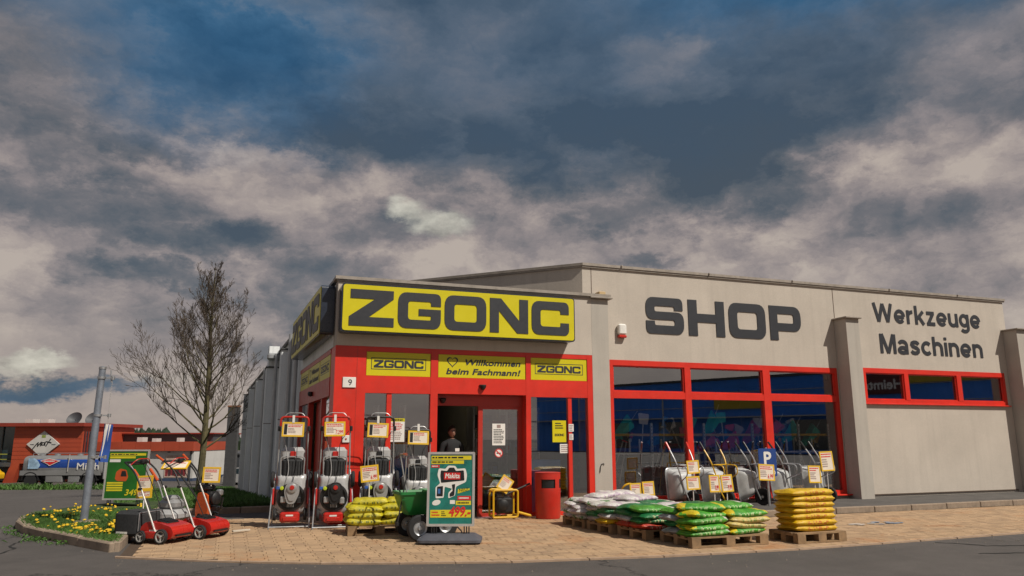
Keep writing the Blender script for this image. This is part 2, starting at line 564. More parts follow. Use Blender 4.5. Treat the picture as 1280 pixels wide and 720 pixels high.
def paver_mat():
    m = bpy.data.materials.new('concrete_paver'); m.use_nodes = True
    t = m.node_tree; p = t.nodes['Principled BSDF']; N = NT(t)
    g = N.n('ShaderNodeNewGeometry').outputs['Position']
    x, y, z = N.sep(g)[:3]
    wn = N.n('ShaderNodeTexWhiteNoise', noise_dimensions='2D')
    t.links.new(N.comb(N.m('FLOOR', N.m('DIVIDE', x, PW)), N.m('FLOOR', N.m('DIVIDE', y, PH))), wn.inputs['Vector'])
    one = N.ramp(wn.outputs[0], [(0., (.31, .205, .122)), (.5, (.375, .25, .145)), (1., (.43, .285, .166))])
    st = N.noise(g, .75, 6, .68, .6)
    c = N.mix(N.rng(st, .55, .72, 0., .80), one, (.36, .155, .055))
    st2 = N.noise(N.v('ADD', g, (31., 7., 0.)), .5, 7, .7, .5)
    c = N.mix(N.rng(st2, .54, .75, 0., .45), c, (.17, .13, .095))
    c = N.mix(1., c, N.ramp(N.noise(g, 60, 4, .7), [(.3, .80), (.7, 1.18)]), 'MULTIPLY')
    t.links.new(c, p.inputs['Base Color'])
    p.inputs['Roughness'].default_value = .88
    b = N.n('ShaderNodeBump'); b.inputs['Strength'].default_value = .4; b.inputs['Distance'].default_value = .004
    t.links.new(N.noise(g, 120, 3, .6), b.inputs['Height']); t.links.new(b.outputs[0], p.inputs['Normal'])
    return m


def render_mat(name, col, streak=.35):
    """rendered wall: fine grain, soft blotches, rain streaks"""
    m = bpy.data.materials.new(name); m.use_nodes = True
    t = m.node_tree; p = t.nodes['Principled BSDF']; N = NT(t)
    g = N.n('ShaderNodeNewGeometry').outputs['Position']
    bl = N.noise(g, .8, 7, .65)
    fi = N.noise(g, 55, 4, .65)
    sk = N.noise(N.v('MULTIPLY', g, (5., 5., .22)), 1.2, 5, .6)
    c = N.mix(N.rng(bl, .3, .7), tuple(q * .90 for q in col), tuple(min(1, q * 1.06) for q in col))
    c = N.mix(1., c, N.ramp(fi, [(.3, .90), (.7, 1.08)]), 'MULTIPLY')
    c = N.mix(N.rng(sk, .50, .74, 0., streak), c, tuple(q * .62 for q in col))
    t.links.new(c, p.inputs['Base Color'])
    p.inputs['Roughness'].default_value = .92
    p.inputs['Specular IOR Level'].default_value = .25
    b = N.n('ShaderNodeBump'); b.inputs['Strength'].default_value = .35; b.inputs['Distance'].default_value = .004
    t.links.new(N.noise(g, 140, 4, .7), b.inputs['Height']); t.links.new(b.outputs[0], p.inputs['Normal'])
    return m


def glass_mat(name, tint=(.80, .86, .87), lo=.10, rough=0.):
    m = bpy.data.materials.new(name); m.use_nodes = True
    t = m.node_tree; t.nodes.clear(); N = NT(t)
    tr = N.n('ShaderNodeBsdfTransparent'); tr.inputs[0].default_value = (*tint, 1)
    gl = N.n('ShaderNodeBsdfGlossy'); gl.inputs['Roughness'].default_value = rough; gl.inputs[0].default_value = (.95, .97, 1, 1)
    fr = N.n('ShaderNodeFresnel'); fr.inputs[0].default_value = 1.5
    mx = N.n('ShaderNodeMixShader')
    t.links.new(N.m('ADD', N.m('MULTIPLY', fr.outputs[0], 1.6), lo, clamp=True), mx.inputs[0])
    t.links.new(tr.outputs[0], mx.inputs[1]); t.links.new(gl.outputs[0], mx.inputs[2])
    t.links.new(mx.outputs[0], N.n('ShaderNodeOutputMaterial').inputs[0])
    return m


PW, PH = .20, .165
ASPH = asphalt_mat()
PAVE = paver_mat()
SAND = mat('joint_sand', (.07, .045, .028), .95, .3, 20)
KERB = mat('kerb_concrete', (.27, .205, .15), .9, .2, 6, .4, 90, dirt=.5)
WALK = mat('sidewalk_asphalt', (.085, .078, .072), .92, .25, 3, .4, 120)
WALL = render_mat('wall_render', (.50, .445, .385), .24)
SIDE = render_mat('side_wall_render', (.78, .80, .81), .45)
PIER = render_mat('pier_render', (.43, .395, .35))
CAPM = mat('parapet_metal', (.30, .26, .22), .55, .18, 4, dirt=.4)
CAPD = mat('parapet_dark', (.06, .06, .062), .5, .2)
SEAM = mat('joint_seal', (.11, .07, .05), .8)
RED = mat('red_paint', (.62, .028, .014), .38, .10, 2, spec=.5, dirt=.16)
REDD = mat('red_door', (.42, .03, .018), .4, .1, 2)
YEL = mat('sign_yellow', (.60, .52, .006), .38, .05, 1.5)
INK = mat('sign_ink', (.026, .028, .034), .5, .08)
NAVY = mat('sign_housing', (.018, .025, .042), .3, .2, coat=.2)
GLASS = glass_mat('window_glass', (.94, .96, .96), .24)
GLASSD = glass_mat('dark_glass', (.25, .3, .33), .12)
WHITE = mat('white_plastic', (.72, .70, .66), .45, .05)
PAPER = mat('paper', (.74, .72, .68), .8, .05)
BLACK = mat('black_plastic', (.012, .012, .013), .45, .2)
RUBBER = mat('rubber', (.014, .014, .015), .8, .25, 20)
STEEL = mat('galvanised_steel', (.42, .43, .44), .42, .18, 9, metal=.75, dirt=.2)
ALU = mat('aluminium', (.62, .60, .57), .38, .08, 6, metal=.6)
PIPE = mat('downpipe_zinc', (.36, .37, .38), .45, .15, 4, metal=.4)
DARK = mat('dark_interior', (.035, .033, .032), .9, .2)
INFL = mat('interior_floor', (.16, .15, .135), .5, .15, 2)
INWL = mat('interior_wall', (.20, .19, .18), .85, .1, 2)
GRN = mat('grass_blade', (.055, .125, .018), .7, .5, 1.2)
SOIL = mat('lawn_soil', (.035, .060, .012), .95, .5, 3)

# ------------------------------------------------------------------ ground
xs = [-900, -400, -200, -100, -60, -40, -30, -20, -14, -10, -7, -5, -3, -1, 1, 4, 8, 12, 20, 30, 45, 60, 90, 150, 300, 900]
ys = [-900, -300, -120, -60, -40, -25, -15, -10, -6, -3, 0, 2.5, 5, 8, 12, 16, 20, 25, 30, 35, 40, 45, 47.5, 55, 70, 100, 200, 400, 900]
g = MB()
g.add([(x, y, zg(x, y)) for y in ys for x in xs], [(j * len(xs) + i, j * len(xs) + i + 1, (j + 1) * len(xs) + i + 1, (j + 1) * len(xs) + i)
      for j in range(len(ys) - 1) for i in range(len(xs) - 1)])
ground = tag(g.build('ground', ASPH), 'dark grey asphalt road and yard around the shop', None, None, 'structure')

# cracks in the asphalt
rng = random.Random(4)
TARM = mat('crack_tar', (.012, .011, .010), .9)
for pts in ([(8.0, -5.45), (8.25, -5.75), (8.35, -6.0), (8.9, -6.15), (9.05, -6.5), (9.6, -6.75), (9.75, -7.1), (10.4, -7.35)],
            [(7.6, -6.45), (8.1, -6.6), (8.7, -6.95), (9.4, -7.2), (10.2, -7.3)],
            [(-4.55, -.25), (-4.6, -.8), (-4.45, -1.3), (-4.55, -1.9), (-4.4, -2.5)]):
    c = MB()
    fine_pts = []
    for a, b in zip(pts, pts[1:]):
        for k in range(5):
            u = k / 5
            fine_pts.append((a[0] * (1 - u) + b[0] * u + rng.uniform(-.025, .025), a[1] * (1 - u) + b[1] * u + rng.uniform(-.025, .025)))
    vs = []
    for (x, y) in fine_pts:
        q = rng.uniform(.010, .024)
        vs += [(x - q, y - q, .004), (x + q, y + q, .004)]
    c.add(vs, [(2 * i, 2 * i + 1, 2 * i + 3, 2 * i + 2) for i in range(len(fine_pts) - 1)])
    c.build('crack', TARM, ground, smooth=0)

# paved forecourt
EDGE = [(-3.02, -2.72), (-2.2, -3.28), (-1.51, -3.71), (-.6, -4.18), (.3, -4.53), (1.61, -4.94), (3.58, -5.24), (5.63, -5.36), (7.13, -5.33), (10.19, -5.23), (15.5, -5.05), (30, -4.6)]


def edge_y(x):
    for a, b in zip(EDGE, EDGE[1:]):
        if a[0] <= x <= b[0]:
            return a[1] + (b[1] - a[1]) * (x - a[0]) / (b[0] - a[0])
    return EDGE[0][1] if x < EDGE[0][0] else EDGE[-1][1]


def back_y(x):
    if x < -.02: return 1.75
    if x < 5.6: return .10
    return -1.72


px0, px1 = -2.98, 22.
pb = MB()
cols = [EDGE[0]] + EDGE[1:-2] + [(px1, edge_y(px1))]
base_poly = [(px0, edge_y(px0))] + [q for q in EDGE if px0 < q[0] < px1] + [(px1, edge_y(px1)), (px1, -1.72), (5.6, -1.72), (5.6, .1), (-.02, .1), (-.02, 1.75), (px0, 1.75)]
pb.prism(base_poly, .006, .006)
paving = tag(pb.build('paved_forecourt', SAND, smooth=0, recalc=False), 'tan concrete block paving in front of the shop', None, None, 'structure')
rng = random.Random(11)
pav = []
j = math.floor(-5.6 / PH)
while j * PH < 1.8:
    y0 = j * PH
    jog = .022 if j % 2 else -.022
    j += 1
    for i in range(int((px1 - px0) / PW)):
        x0 = (math.floor(px0 / PW) + 1 + i) * PW + jog
        if y0 + PH > back_y(x0 + PW / 2): continue
        gp = rng.uniform(.0012, .0034)
        a, b = x0 + gp, x0 + PW - gp
        el, er = edge_y(a) + .09, edge_y(b) + .09
        yl, yr = max(y0 + gp, el), max(y0 + gp, er)
        y1 = y0 + PH - gp
        if min(y1 - yl, y1 - yr) < .03: continue
        pav.append((a, b, yl, yr, y1, True))


def paver(mb, a, b, yl, yr, y1, ox, oy, dz, tx, ty):
    k = .007
    mx, my = (a + b) / 2, (yl + y1) / 2
    def z(x, y): return .020 + dz + tx * (x - mx) + ty * (y - my)
    q = [(a, yl), (b, yr), (b, y1), (a, y1)]
    qi = [(a + k, yl + k), (b - k, yr + k), (b - k, y1 - k), (a + k, y1 - k)]
    vs = [(x - ox, y - oy, .004) for x, y in q] + [(x - ox, y - oy, z(x, y) - .005) for x, y in q] + [(x - ox, y - oy, z(x, y)) for x, y in qi]
    fs = [(8, 9, 10, 11)]
    for L in (0, 4):
        for i in range(4):
            j = (i + 1) % 4
            fs.append((L + i, L + j, L + 4 + j, L + 4 + i))
    mb.add(vs, fs)


def in_view(x, y):
    d = Vector((x, y, 0)) - CAM
    zf = d.dot(cf)
    u = 640 + 935.7 * d.dot(cr) / zf
    v = 360 - 935.7 * d.dot(cu) / zf
    return 0 < u < 1280 and v < 720


near = sorted([p for p in pav if in_view((p[0] + p[1]) / 2, p[4])], key=lambda p: (Vector((p[0], p[4], 0)) - CAM).length)[:300]
nset = set(near)
for p in near:
    k = MB()
    cx, cy = (p[0] + p[1]) / 2, p[4] - PH / 2
    paver(k, *p[:5], cx, cy, rng.uniform(-.0022, .0022), rng.uniform(-.012, .012), rng.uniform(-.012, .012))
    k.build('paver', PAVE, paving, (cx, cy, 0), smooth=0, recalc=False)
rest = MB()
for p in pav:
    if p not in nset:
        paver(rest, *p[:5], 0, 0, rng.uniform(-.0022, .0022), rng.uniform(-.012, .012), rng.uniform(-.012, .012))
tag(rest.build('pavers', PAVE, paving, smooth=0, recalc=False), kind='stuff')
# edging stones along the road
for a, b in zip(EDGE, EDGE[1:-1]):
    L = math.hypot(b[0] - a[0], b[1] - a[1]); n = max(1, round(L / .8))
    for k in range(n):
        u0, u1 = k / n + .004, (k + 1) / n - .004
        A = (a[0] + (b[0] - a[0]) * u0, a[1] + (b[1] - a[1]) * u0); B = (a[0] + (b[0] - a[0]) * u1, a[1] + (b[1] - a[1]) * u1)
        e = MB(); h = .02 + rng.uniform(-.002, .002)
        e.add([(A[0], A[1], 0), (B[0], B[1], 0), (B[0], B[1] + .08, 0), (A[0], A[1] + .08, 0), (A[0], A[1], h), (B[0], B[1], h), (B[0], B[1] + .08, h), (A[0], A[1] + .08, h)],
              [(4, 5, 6, 7), (0, 1, 5, 4), (1, 2, 6, 5), (2, 3, 7, 6), (3, 0, 4, 7)])
        e.build('edging_stone', mat('edging_concrete', (.36, .25, .17), .9, .2, 6, .3, 90), paving, smooth=0)
# washed-out paint mark on the paving
WASH = mat('worn_blue_paint', (.20, .25, .32), .9, .3, 9)
WASHW = mat('worn_white_paint', (.52, .46, .40), .9, .3, 9)
q = MB()
for k in range(26):
    x = 8.95 + rng.uniform(-.5, .6); y = -3.42 + rng.uniform(-.16, .16); r = rng.uniform(.02, .07)
    q.add([(x + r * 1.7 * math.cos(t) * rng.uniform(.7, 1), y + r * math.sin(t) * rng.uniform(.7, 1), .0262 + .0003 * k) for t in [i * PI / 4 for i in range(8)]], [tuple(range(8))], 1 if x < 8.95 else 0)
q.build('paint_mark', [WASH, WASHW], paving, smooth=0)

# raised walk in front of the hall
wk = MB(); wk.box((5.75, -1.58, .0), (22., .395, .10))
walk = tag(wk.build('sidewalk', WALK), 'dark asphalt walk along the hall front', None, None, 'structure')
x = 5.75
while x < 22:
    k = MB(); k.cbox((.495, 0, .062), (.985, .12, .125), 0, None, .012)
    k.build('kerb_stone', KERB, walk, (x, -1.645, rng.uniform(-.004, .004)))
    x += 1.

# flower island with kerb
ISL = [(-3.10, -2.10), (-3.62, -1.24), (-4.26, -.13), (-4.72, .75), (-5.02, 1.65), (-5.16, 2.5), (-5.18, 3.4), (-5.05, 4.3), (-4.75, 5.1), (-4.2, 5.7), (-3.12, 5.9), (-3.10, 1.9)]
isl = MB(); isl.prism(ISL, -.15, .085)
island = tag(isl.build('flower_island', SOIL, smooth=0), 'kerbed island of grass and dandelions at the corner of the paving', 'flower bed')


def kerb_run(parent, pts, wd=.14, ht=.13, closed=False, step=.95):
    Q = list(pts) + ([pts[0]] if closed else [])
    for a, b in zip(Q, Q[1:]):
        d = Vector((b[0] - a[0], b[1] - a[1])); L = d.length
        n = max(1, round(L / step)); an = math.atan2(d.y, d.x)
        for k in range(n):
            c = Vector(a) + d * ((k + .5) / n)
            m = MB(); m.cbox((0, 0, 0), (L / n - .006, wd, ht + .3), 0, None, .018)
            m.build('kerb_stone', KERB, parent, (c.x, c.y, zg(c.x, c.y) + ht / 2 - .15 + rng.uniform(-.005, .005)), (0, 0, an + rng.uniform(-.01, .01)))


kerb_run(island, ISL, closed=True)
pad = MB(); pad.lathe([(.22, 0), (.22, .12), (.19, .14), (0, .14)], 10)
pad.build('pole_footing', KERB, island, (-3.93, 1.12, 0))


def inside(pt, poly):
    x, y = pt; c = False; j = len(poly) - 1
    for i in range(len(poly)):
        if (poly[i][1] > y) != (poly[j][1] > y) and x < (poly[j][0] - poly[i][0]) * (y - poly[i][1]) / (poly[j][1] - poly[i][1]) + poly[i][0]: c = not c
        j = i
    return c


def blades(name, poly, n, h0, h1, z, wd, seed, label, near_bias=None):
    rg = random.Random(seed)
    x0, x1 = min(p[0] for p in poly), max(p[0] for p in poly)
    y0, y1 = min(p[1] for p in poly), max(p[1] for p in poly)
    mb = MB(); vs = mb.v; fs = mb.f
    while n > 0:
        x = rg.uniform(x0, x1)
        y = y0 + (y1 - y0) * (rg.random() ** (near_bias or 1))
        if not inside((x, y), poly): continue
        n -= 1
        cl = noise.noise((x * 1.6, y * 1.6, 1.3)) * .5 + .6
        a = rg.uniform(0, 2 * PI); h = rg.uniform(h0, h1) * (.5 + cl)
        lx, ly = rg.gauss(0, .45) * h, rg.gauss(0, .45) * h
        dx, dy = math.cos(a) * wd, math.sin(a) * wd
        zz = zg(x, y) + z
        k = len(vs)
        vs += [(x - dx, y - dy, zz), (x + dx, y + dy, zz), (x + lx * .4 + dx * .7, y + ly * .4 + dy * .7, zz + h * .6), (x + lx, y + ly, zz + h)]
        fs += [(k, k + 1, k + 2), (k, k + 2, k + 3)]
    mb.mi = [0] * len(fs)
    return tag(mb.build(name, GRN, smooth=0, recalc=False), label, 'grass', None, 'stuff')


blades('grass', ISL, 26000, .03, .095, .078, .0042, 5, 'short green grass growing in the kerbed island', 1.6)
LAWN = [(-.35, 3.75), (-.5, 14), (-1.2, 45), (-7.6, 45), (-5.6, 25), (-4.5, 12), (-4.3, 7.2), (-2.5, 5.0), (-2.3, 3.75)]
lw = MB(); lw.add([(x, y, zg(x, y) + .10) for x, y in LAWN], [])
lv = []; lf = []
n = 24
for i in range(n + 1):
    y = 3.75 + (45 - 3.75) * (i / n) ** 1.5
    xl = min(px for px in [(-2.4 - (min(y, 12) - 3.75) * .3) - max(0, y - 12) * .085])
    xr = -.30 - .022 * y
    lv += [(xl, y, zg(0, y) + .10), (xr, y, zg(0, y) + .10)]
    if i: lf.append((2 * i - 2, 2 * i - 1, 2 * i + 1, 2 * i))
lf.append((0, 1, 3 + 2 * n - 1 + 0, 2 * n + 0 + 0)) if False else None
lw = MB(); lw.add(lv, lf)
lawn = tag(lw.build('lawn', SOIL, smooth=0), 'sloping lawn beside the grey side wall', None, None, 'structure')
LP = [lv[2 * i][:2] for i in range(n + 1)] + [lv[2 * i + 1][:2] for i in range(n, -1, -1)]
blades('grass', LP, 26000, .05, .14, .10, .010, 6, 'green grass on the lawn along the grey side wall', 2.2)
kerb_run(lawn, [(-2.45, 3.68), (-.32, 3.68)], .12, .13)
VERGE = [(-60, 67.0), (-45, 62.5), (-22, 54.2), (-7, 48.8), (-6.6, 50.6), (-22, 56.2), (-45, 64.5), (-60, 69)]
blades('grass', VERGE, 9000, .15, .4, 0, .05, 7, 'strip of rough grass beyond the road under the tanker')

# dandelions, weeds at the kerb
rg = random.Random(21)
DY = mat('dandelion_petals', (.62, .40, .01), .7, .2)
DL = mat('weed_leaf', (.06, .14, .02), .6, .4)
dm = MB(); cnt = 0
CL = [(-4.45, 1.0, .28), (-4.2, .4, .22), (-3.95, -.1, .22), (-3.7, -.55, .2), (-3.45, -.9, .12), (-4.75, 1.9, .25), (-3.3, .0, .12), (-3.22, -.5, .1), (-4.1, 2.6, .3), (-4.7, 2.9, .3), (-3.6, 3.2, .3), (-4.4, 3.9, .35), (-3.4, 1.6, .15), (-3.35, -1.2, .1)]
while cnt < 150:
    c = rg.choice(CL); x, y = rg.gauss(c[0], c[2]), rg.gauss(c[1], c[2])
    if not inside((x, y), [(p[0] * .965 - .14, p[1]) if p[0] < -3.5 else (p[0] - .1, p[1] + .1) for p in ISL]): continue
    cnt += 1
    h = rg.uniform(.06, .15) + .07; r = rg.uniform(.018, .032)
    M = T(x, y, h) @ RX(rg.gauss(.25, .3)) @ RY(rg.gauss(0, .3))
    dm.lathe([(r * .3, -.012), (r, .0), (r * .75, .012), (0, .016)], 7, 0, M)
    dm.tube([(x, y, .07), (x, y, h)], .004, 3, 1, cap=False)
tag(dm.build('dandelions', [DY, DL], recalc=False), 'yellow dandelions flowering on the kerbed island', 'flowers', None, 'stuff')
wm = MB()
for _ in range(230):
    if rg.random() < .55:
        u = rg.random(); x = -4.95 + 1.15 * u + rg.gauss(0, .07); y = 1.2 - 2.1 * u + rg.gauss(0, .07) - .15; x -= .14
        if u > .75 and rg.random() < .6: continue
    else:
        c = rg.choice([(-5.2, 1.7), (-5.12, 1.5), (-4.4, -.35), (-4.0, -.95)]); x, y = rg.gauss(c[0], .1), rg.gauss(c[1], .13)
    if inside((x, y), ISL): continue
    a = rg.uniform(0, 2 * PI); L = rg.uniform(.03, .10); wd = rg.uniform(.005, .013); up = rg.uniform(.3, 1.1)
    d = Vector((math.cos(a), math.sin(a), 0)); s_ = Vector((-d.y, d.x, 0)) * wd; b0 = Vector((x, y, .003))
    wm.add([b0 - s_ * .3, b0 + s_ * .3, b0 + d * L * .5 + s_ + Vector((0, 0, L * up * .6)), b0 + d * L + Vector((0, 0, L * up * .6)), b0 + d * L * .5 - s_ + Vector((0, 0, L * up * .6))], [(0, 1, 2, 3, 4)])
tag(wm.build('weeds', DL, recalc=False, smooth=0), 'weeds growing in the gutter along the island kerb', 'weeds', None, 'stuff')

# grit and crumbs on the asphalt along the edging
gm_ = MB(); rg = random.Random(91)
for _ in range(170):
    x = rg.uniform(-4.5, 11); y = (edge_y(x) if x > -3 else -1.9 - (x + 3) * 1.2) - abs(rg.gauss(0, .35)) - .03
    r = rg.uniform(.004, .013)
    gm_.add([(x - r, y - r * .6, .001), (x + r, y - r * .8, .001), (x + r * .7, y + r, .001), (x - r * .5, y + r * .8, .001), (x + r * .1, y, r * 1.1)], [(0, 1, 4), (1, 2, 4), (2, 3, 4), (3, 0, 4)])
tag(gm_.build('gravel', mat('grit', (.15, .125, .10), .9, .4, 3), recalc=False, smooth=0), 'scattered grit on the asphalt along the paving edge', 'gravel', None, 'stuff')
# ------------------------------------------------------------------ the shop building
shop = thing('shop_building', 'low beige flat-roofed shop with red entrance front and long hall', 'building')


def part(name, mats, *boxes, parent=shop, M=None, smooth=35):
    m = MB()
    for a, b in boxes: m.box(a, b, 0, M)
    return m.build(name, mats, parent, smooth=smooth)


def bpart(name, mats, c, d, bev, parent=shop, M=None):
    m = MB(); m.cbox(c, d, 0, M, bev)
    return m.build(name, mats, parent)


HW = .396      # wall plane of the hall
# hall front wall, in pieces round the openings
part('hall_wall', WALL, ((5.25, HW, 0), (5.846, .70, 5.20)), ((5.846, HW, 3.168), (12.082, .70, 5.20)), ((5.846, HW, 0), (12.082, .70, .175)),
     ((12.082, HW, 0), (12.9, .70, 5.20)), ((12.9, HW, 3.206), (17.85, .70, 5.20)), ((12.9, HW, .165), (17.85, .70, 2.325)), ((12.9, HW + .03, 0), (17.85, .70, .150)), ((17.85, HW, 0), (18.15, .70, 5.20)))
part('hall_wall', WALL, ((18.05, .703, 0), (18.147, 30, 5.20)))
# 45 degree corner of the hall above the entrance roof
chm = MB()
A, B = Vector((5.245, HW + .004)), Vector((.6, 5.04))
nrm = Vector((.707, .707)) * .25
chm.add([(A.x, A.y, 3.4), (B.x, B.y, 3.4), (B.x + nrm.x, B.y + nrm.y, 3.4), (A.x + nrm.x, A.y + nrm.y, 3.4),
         (A.x, A.y, 5.199), (B.x, B.y, 5.199), (B.x + nrm.x, B.y + nrm.y, 5.199), (A.x + nrm.x, A.y + nrm.y, 5.199)],
        [(0, 1, 5, 4), (1, 2, 6, 5), (2, 3, 7, 6), (3, 0, 4, 7), (4, 5, 6, 7)])
chm.build('corner_wall', WALL, shop)
part('hall_wall', WALL, ((.6, 5.1, 3.4), (.85, 30, 5.19)))
# caps
cap = MB()
cap.box((5.24, HW - .055, 5.203), (18.2, .75, 5.262))
cap.box((5.24, HW - .035, 5.165), (18.19, HW - .004, 5.203))
cap.build('parapet_cap', CAPM, shop, smooth=0)
cap = MB()
L = (B - A).length
Mc = T(A.x, A.y, 0) @ RZ(math.atan2(B.y - A.y, B.x - A.x))
cap.box((-.02, -.30, 5.2), (L, .05, 5.258), 0, Mc)
cap.box((-.01, .006, 5.165), (L, .035, 5.2), 0, Mc)
cap.build('parapet_cap', CAPM, shop, smooth=0)
for xx in (6.2, 8.5, 10.9, 14.0, 16.4):
    bpart('cap_clip', CAPM, (xx, HW - .06, 5.25), (.035, .05, .04), .006)
part('hall_roof', DARK, ((5.5, .8, 4.9), (18.05, 30, 5.0)), ((.9, 5.2, 4.9), (5.5, 30, 5.0)))
# entrance block
part('entrance_wall', WALL, ((0, 0, 3.20), (5.25, .35, 4.43)))
ecap = MB()
ecap.box((-.06, -.06, 4.44), (5.70, .42, 4.50)); ecap.box((-.03, -.03, 4.40), (5.68, -.004, 4.44))
ecap.build('parapet_cap', CAPM, shop, smooth=0)
part('entrance_roof', DARK, ((.3, .36, 4.2), (5.24, 6, 4.28)))
part('pier', PIER, ((5.253, 0, 0), (5.65, HW - .003, 4.395)))
bpart('pier_cap', CAPM, (5.47, .17, 4.365 + .055), (.52, .52, .035), .008)
bpart('roof_flashing', mat('bare_metal_flashing', (.46, .33, .17), .5, .2), (5.62, .27, 4.53), (.16, .2, .16), .01)
part('seam', SEAM, ((5.462, HW - .006, 4.42), (5.474, HW, 5.16)))
part('seam', SEAM, ((12.155, HW - .006, 4.42), (12.17, HW, 5.16)))
for xp in (12.12, 18.0):
    part('pier', PIER, ((xp, 0, 0), (xp + .40, HW - .003, 4.345)))
    bpart('pier_cap', CAPM, (xp + .19, .17, 4.368), (.50, .50, .04), .008)
part('hall_wall', WALL, ((18.40, HW - .002, 0), (24, .70, 4.2)))
# groove line above the plinth
part('plinth_strip', SEAM, ((12.9, HW - .004, .150), (17.85, HW + .02, .164)))

# ---- windows of the hall
def pane(parent, x0, x1, z0, z1, y, mt=None, M=None):
    m = MB(); m.add([(x0, y, z0), (x1, y, z0), (x1, y, z1), (x0, y, z1)], [(0, 1, 2, 3)], 0, M)
    return m.build('pane', mt or GLASS, parent, smooth=0, recalc=False)


def window(x0, x1, z0, z1, mull, trans, y=HW, label=None):
    fr = MB(); fw = .085
    ya, yb = y - .012, y + .10
    fr.box((x0, ya, z0), (x0 + fw, yb, z1)); fr.box((x1 - fw, ya, z0), (x1, yb, z1))
    fr.box((x0 + fw, ya, z1 - .115), (x1 - fw, yb, z1)); fr.box((x0 + fw, ya, z0), (x1 - fw, yb, z0 + .10))
    f = fr.build('window', RED, shop)
    if label: f['label'] = label
    for a, b in mull:
        m = MB(); m.box((a, ya - .006, z0 + .10), (b, yb - .01, z1 - .115)); m.build('mullion', RED, f)
    edges = [x0 + fw] + [q for ab in mull for q in ab] + [x1 - fw]
    spans = list(zip(edges[0::2], edges[1::2]))
    levels = [(z0 + .10, z1 - .115)]
    if trans:
        for (a, b) in spans:
            m = MB(); m.box((a, ya - .002, trans[0]), (b, yb - .012, trans[1])); m.build('transom', RED, f)
        levels = [(z0 + .10, trans[0]), (trans[1], z1 - .115)]
    for (a, b) in spans:
        for (c, d) in levels:
            pane(f, a - .01, b + .01, c - .01, d + .01, y + .055)
            if d - c < 1.0:    # slim inner casement of the small lights
                k = MB(); t_ = .028; yy = y + .012
                k.box((a, yy, c), (b, yy + .035, c + t_)); k.box((a, yy, d - t_), (b, yy + .035, d)); k.box((a, yy, c + t_), (a + t_, yy + .035, d - t_)); k.box((b - t_, yy, c + t_), (b, yy + .035, d - t_))
                k.build('casement', RED, f)
    return f


win1 = window(5.848, 12.08, .19, 3.166, [(7.73, 7.88), (9.86, 10.06)], (2.345, 2.49))
bpart('window_sill', RED, (8.97, HW - .07, .185), (6.4, .14, .035), .008, win1)
win2 = window(12.902, 17.848, 2.327, 3.204, [(14.24, 14.38), (16.06, 16.22)], None)
bpart('window_sill', RED, (15.37, HW - .03, 2.318), (5.05, .09, .03), .006, win2)

# ---- red entrance front
ef = MB()
ef.box((0, 0, 0), (.57, .16, 3.197)); ef.box((0, .16, 0), (.14, .60, 3.19))
for a, b, z in ((1.81, 1.95, 3.197), (3.765, 3.87, 3.197), (5.13, 5.249, 3.197)): ef.box((a, .0, 0), (b, .14, z))
ef.box((.57, .004, 2.335), (1.81, .136, 2.655)); ef.box((1.95, .004, 2.345), (3.765, .136, 2.655)); ef.box((3.87, .004, 2.315), (5.13, .136, 2.655))
for a, b in ((.57, 1.81), (1.95, 3.765), (3.87, 5.13)): ef.box((a, .004, 3.105), (b, .136, 3.197)); ef.box((a, .03, 2.655), (b, .12, 3.105))
for a, b in ((.57, 1.81), (3.87, 5.13)): ef.box((a, .004, 0), (b, .136, .09))
front = ef.build('storefront_frame', RED, shop)
part('panel_joint', REDD, ((.005, -.004, .98), (.568, .0, .995)), ((.005, -.004, .70), (.568, .0, .712)), ((.40, -.003, .995), (.41, .0, 3.19)), parent=front)
for a, b in ((.57, 1.81), (3.87, 5.13)):
    c0, c1 = (.98, 1.07) if a < 2 else (4.69, 4.77)
    part('mullion', RED, ((c0, .02, .09), (c1, .11, 2.33 if a < 2 else 2.31)), parent=front)
    for u, v_ in ((a, c0), (c1, b)): pane(front, u - .01, v_ + .01, .08, 2.34, .066)
# sliding door: header, fixed leaf on the right, open on the left
part('door_header', REDD, ((1.95, .20, 2.13), (3.765, .34, 2.345)), parent=front)
leaf = MB()
leaf.box((2.84, .22, .02), (2.93, .27, 2.13)); leaf.box((3.67, .22, .02), (3.765, .27, 2.13)); leaf.box((2.93, .222, .02), (3.67, .268, .09)); leaf.box((2.93, .222, 2.07), (3.67, .268, 2.13))
leaf = leaf.build('door_leaf', REDD, front)
pane(leaf, 2.92, 3.68, .08, 2.08, .245)
part('threshold', STEEL, ((1.95, -.02, .0), (3.765, .30, .028)), parent=front)
# porch sides
part('door_reveal', RED, ((3.766, .14, 0), (3.86, .34, 2.345)), parent=front)
part('door_reveal', RED, ((1.82, .14, 0), (1.945, .34, 2.345)), parent=front)
# movement sensors
for (xx, zz, yy, nm) in ((2.85, 2.50, -.0, 'motion_sensor'), (2.10, 2.24, .2, 'door_sensor')):
    k = MB(); k.lathe([(.0, -.07), (.035, -.06), (.06, -.02), (.065, .015), (.05, .03), (0, .03)], 12, 0, T(xx, yy - .03, zz))
    k.cbox((xx, yy - .012, zz + .02), (.14, .024, .03), 0, None, .006)
    k.build(nm, BLACK, front)

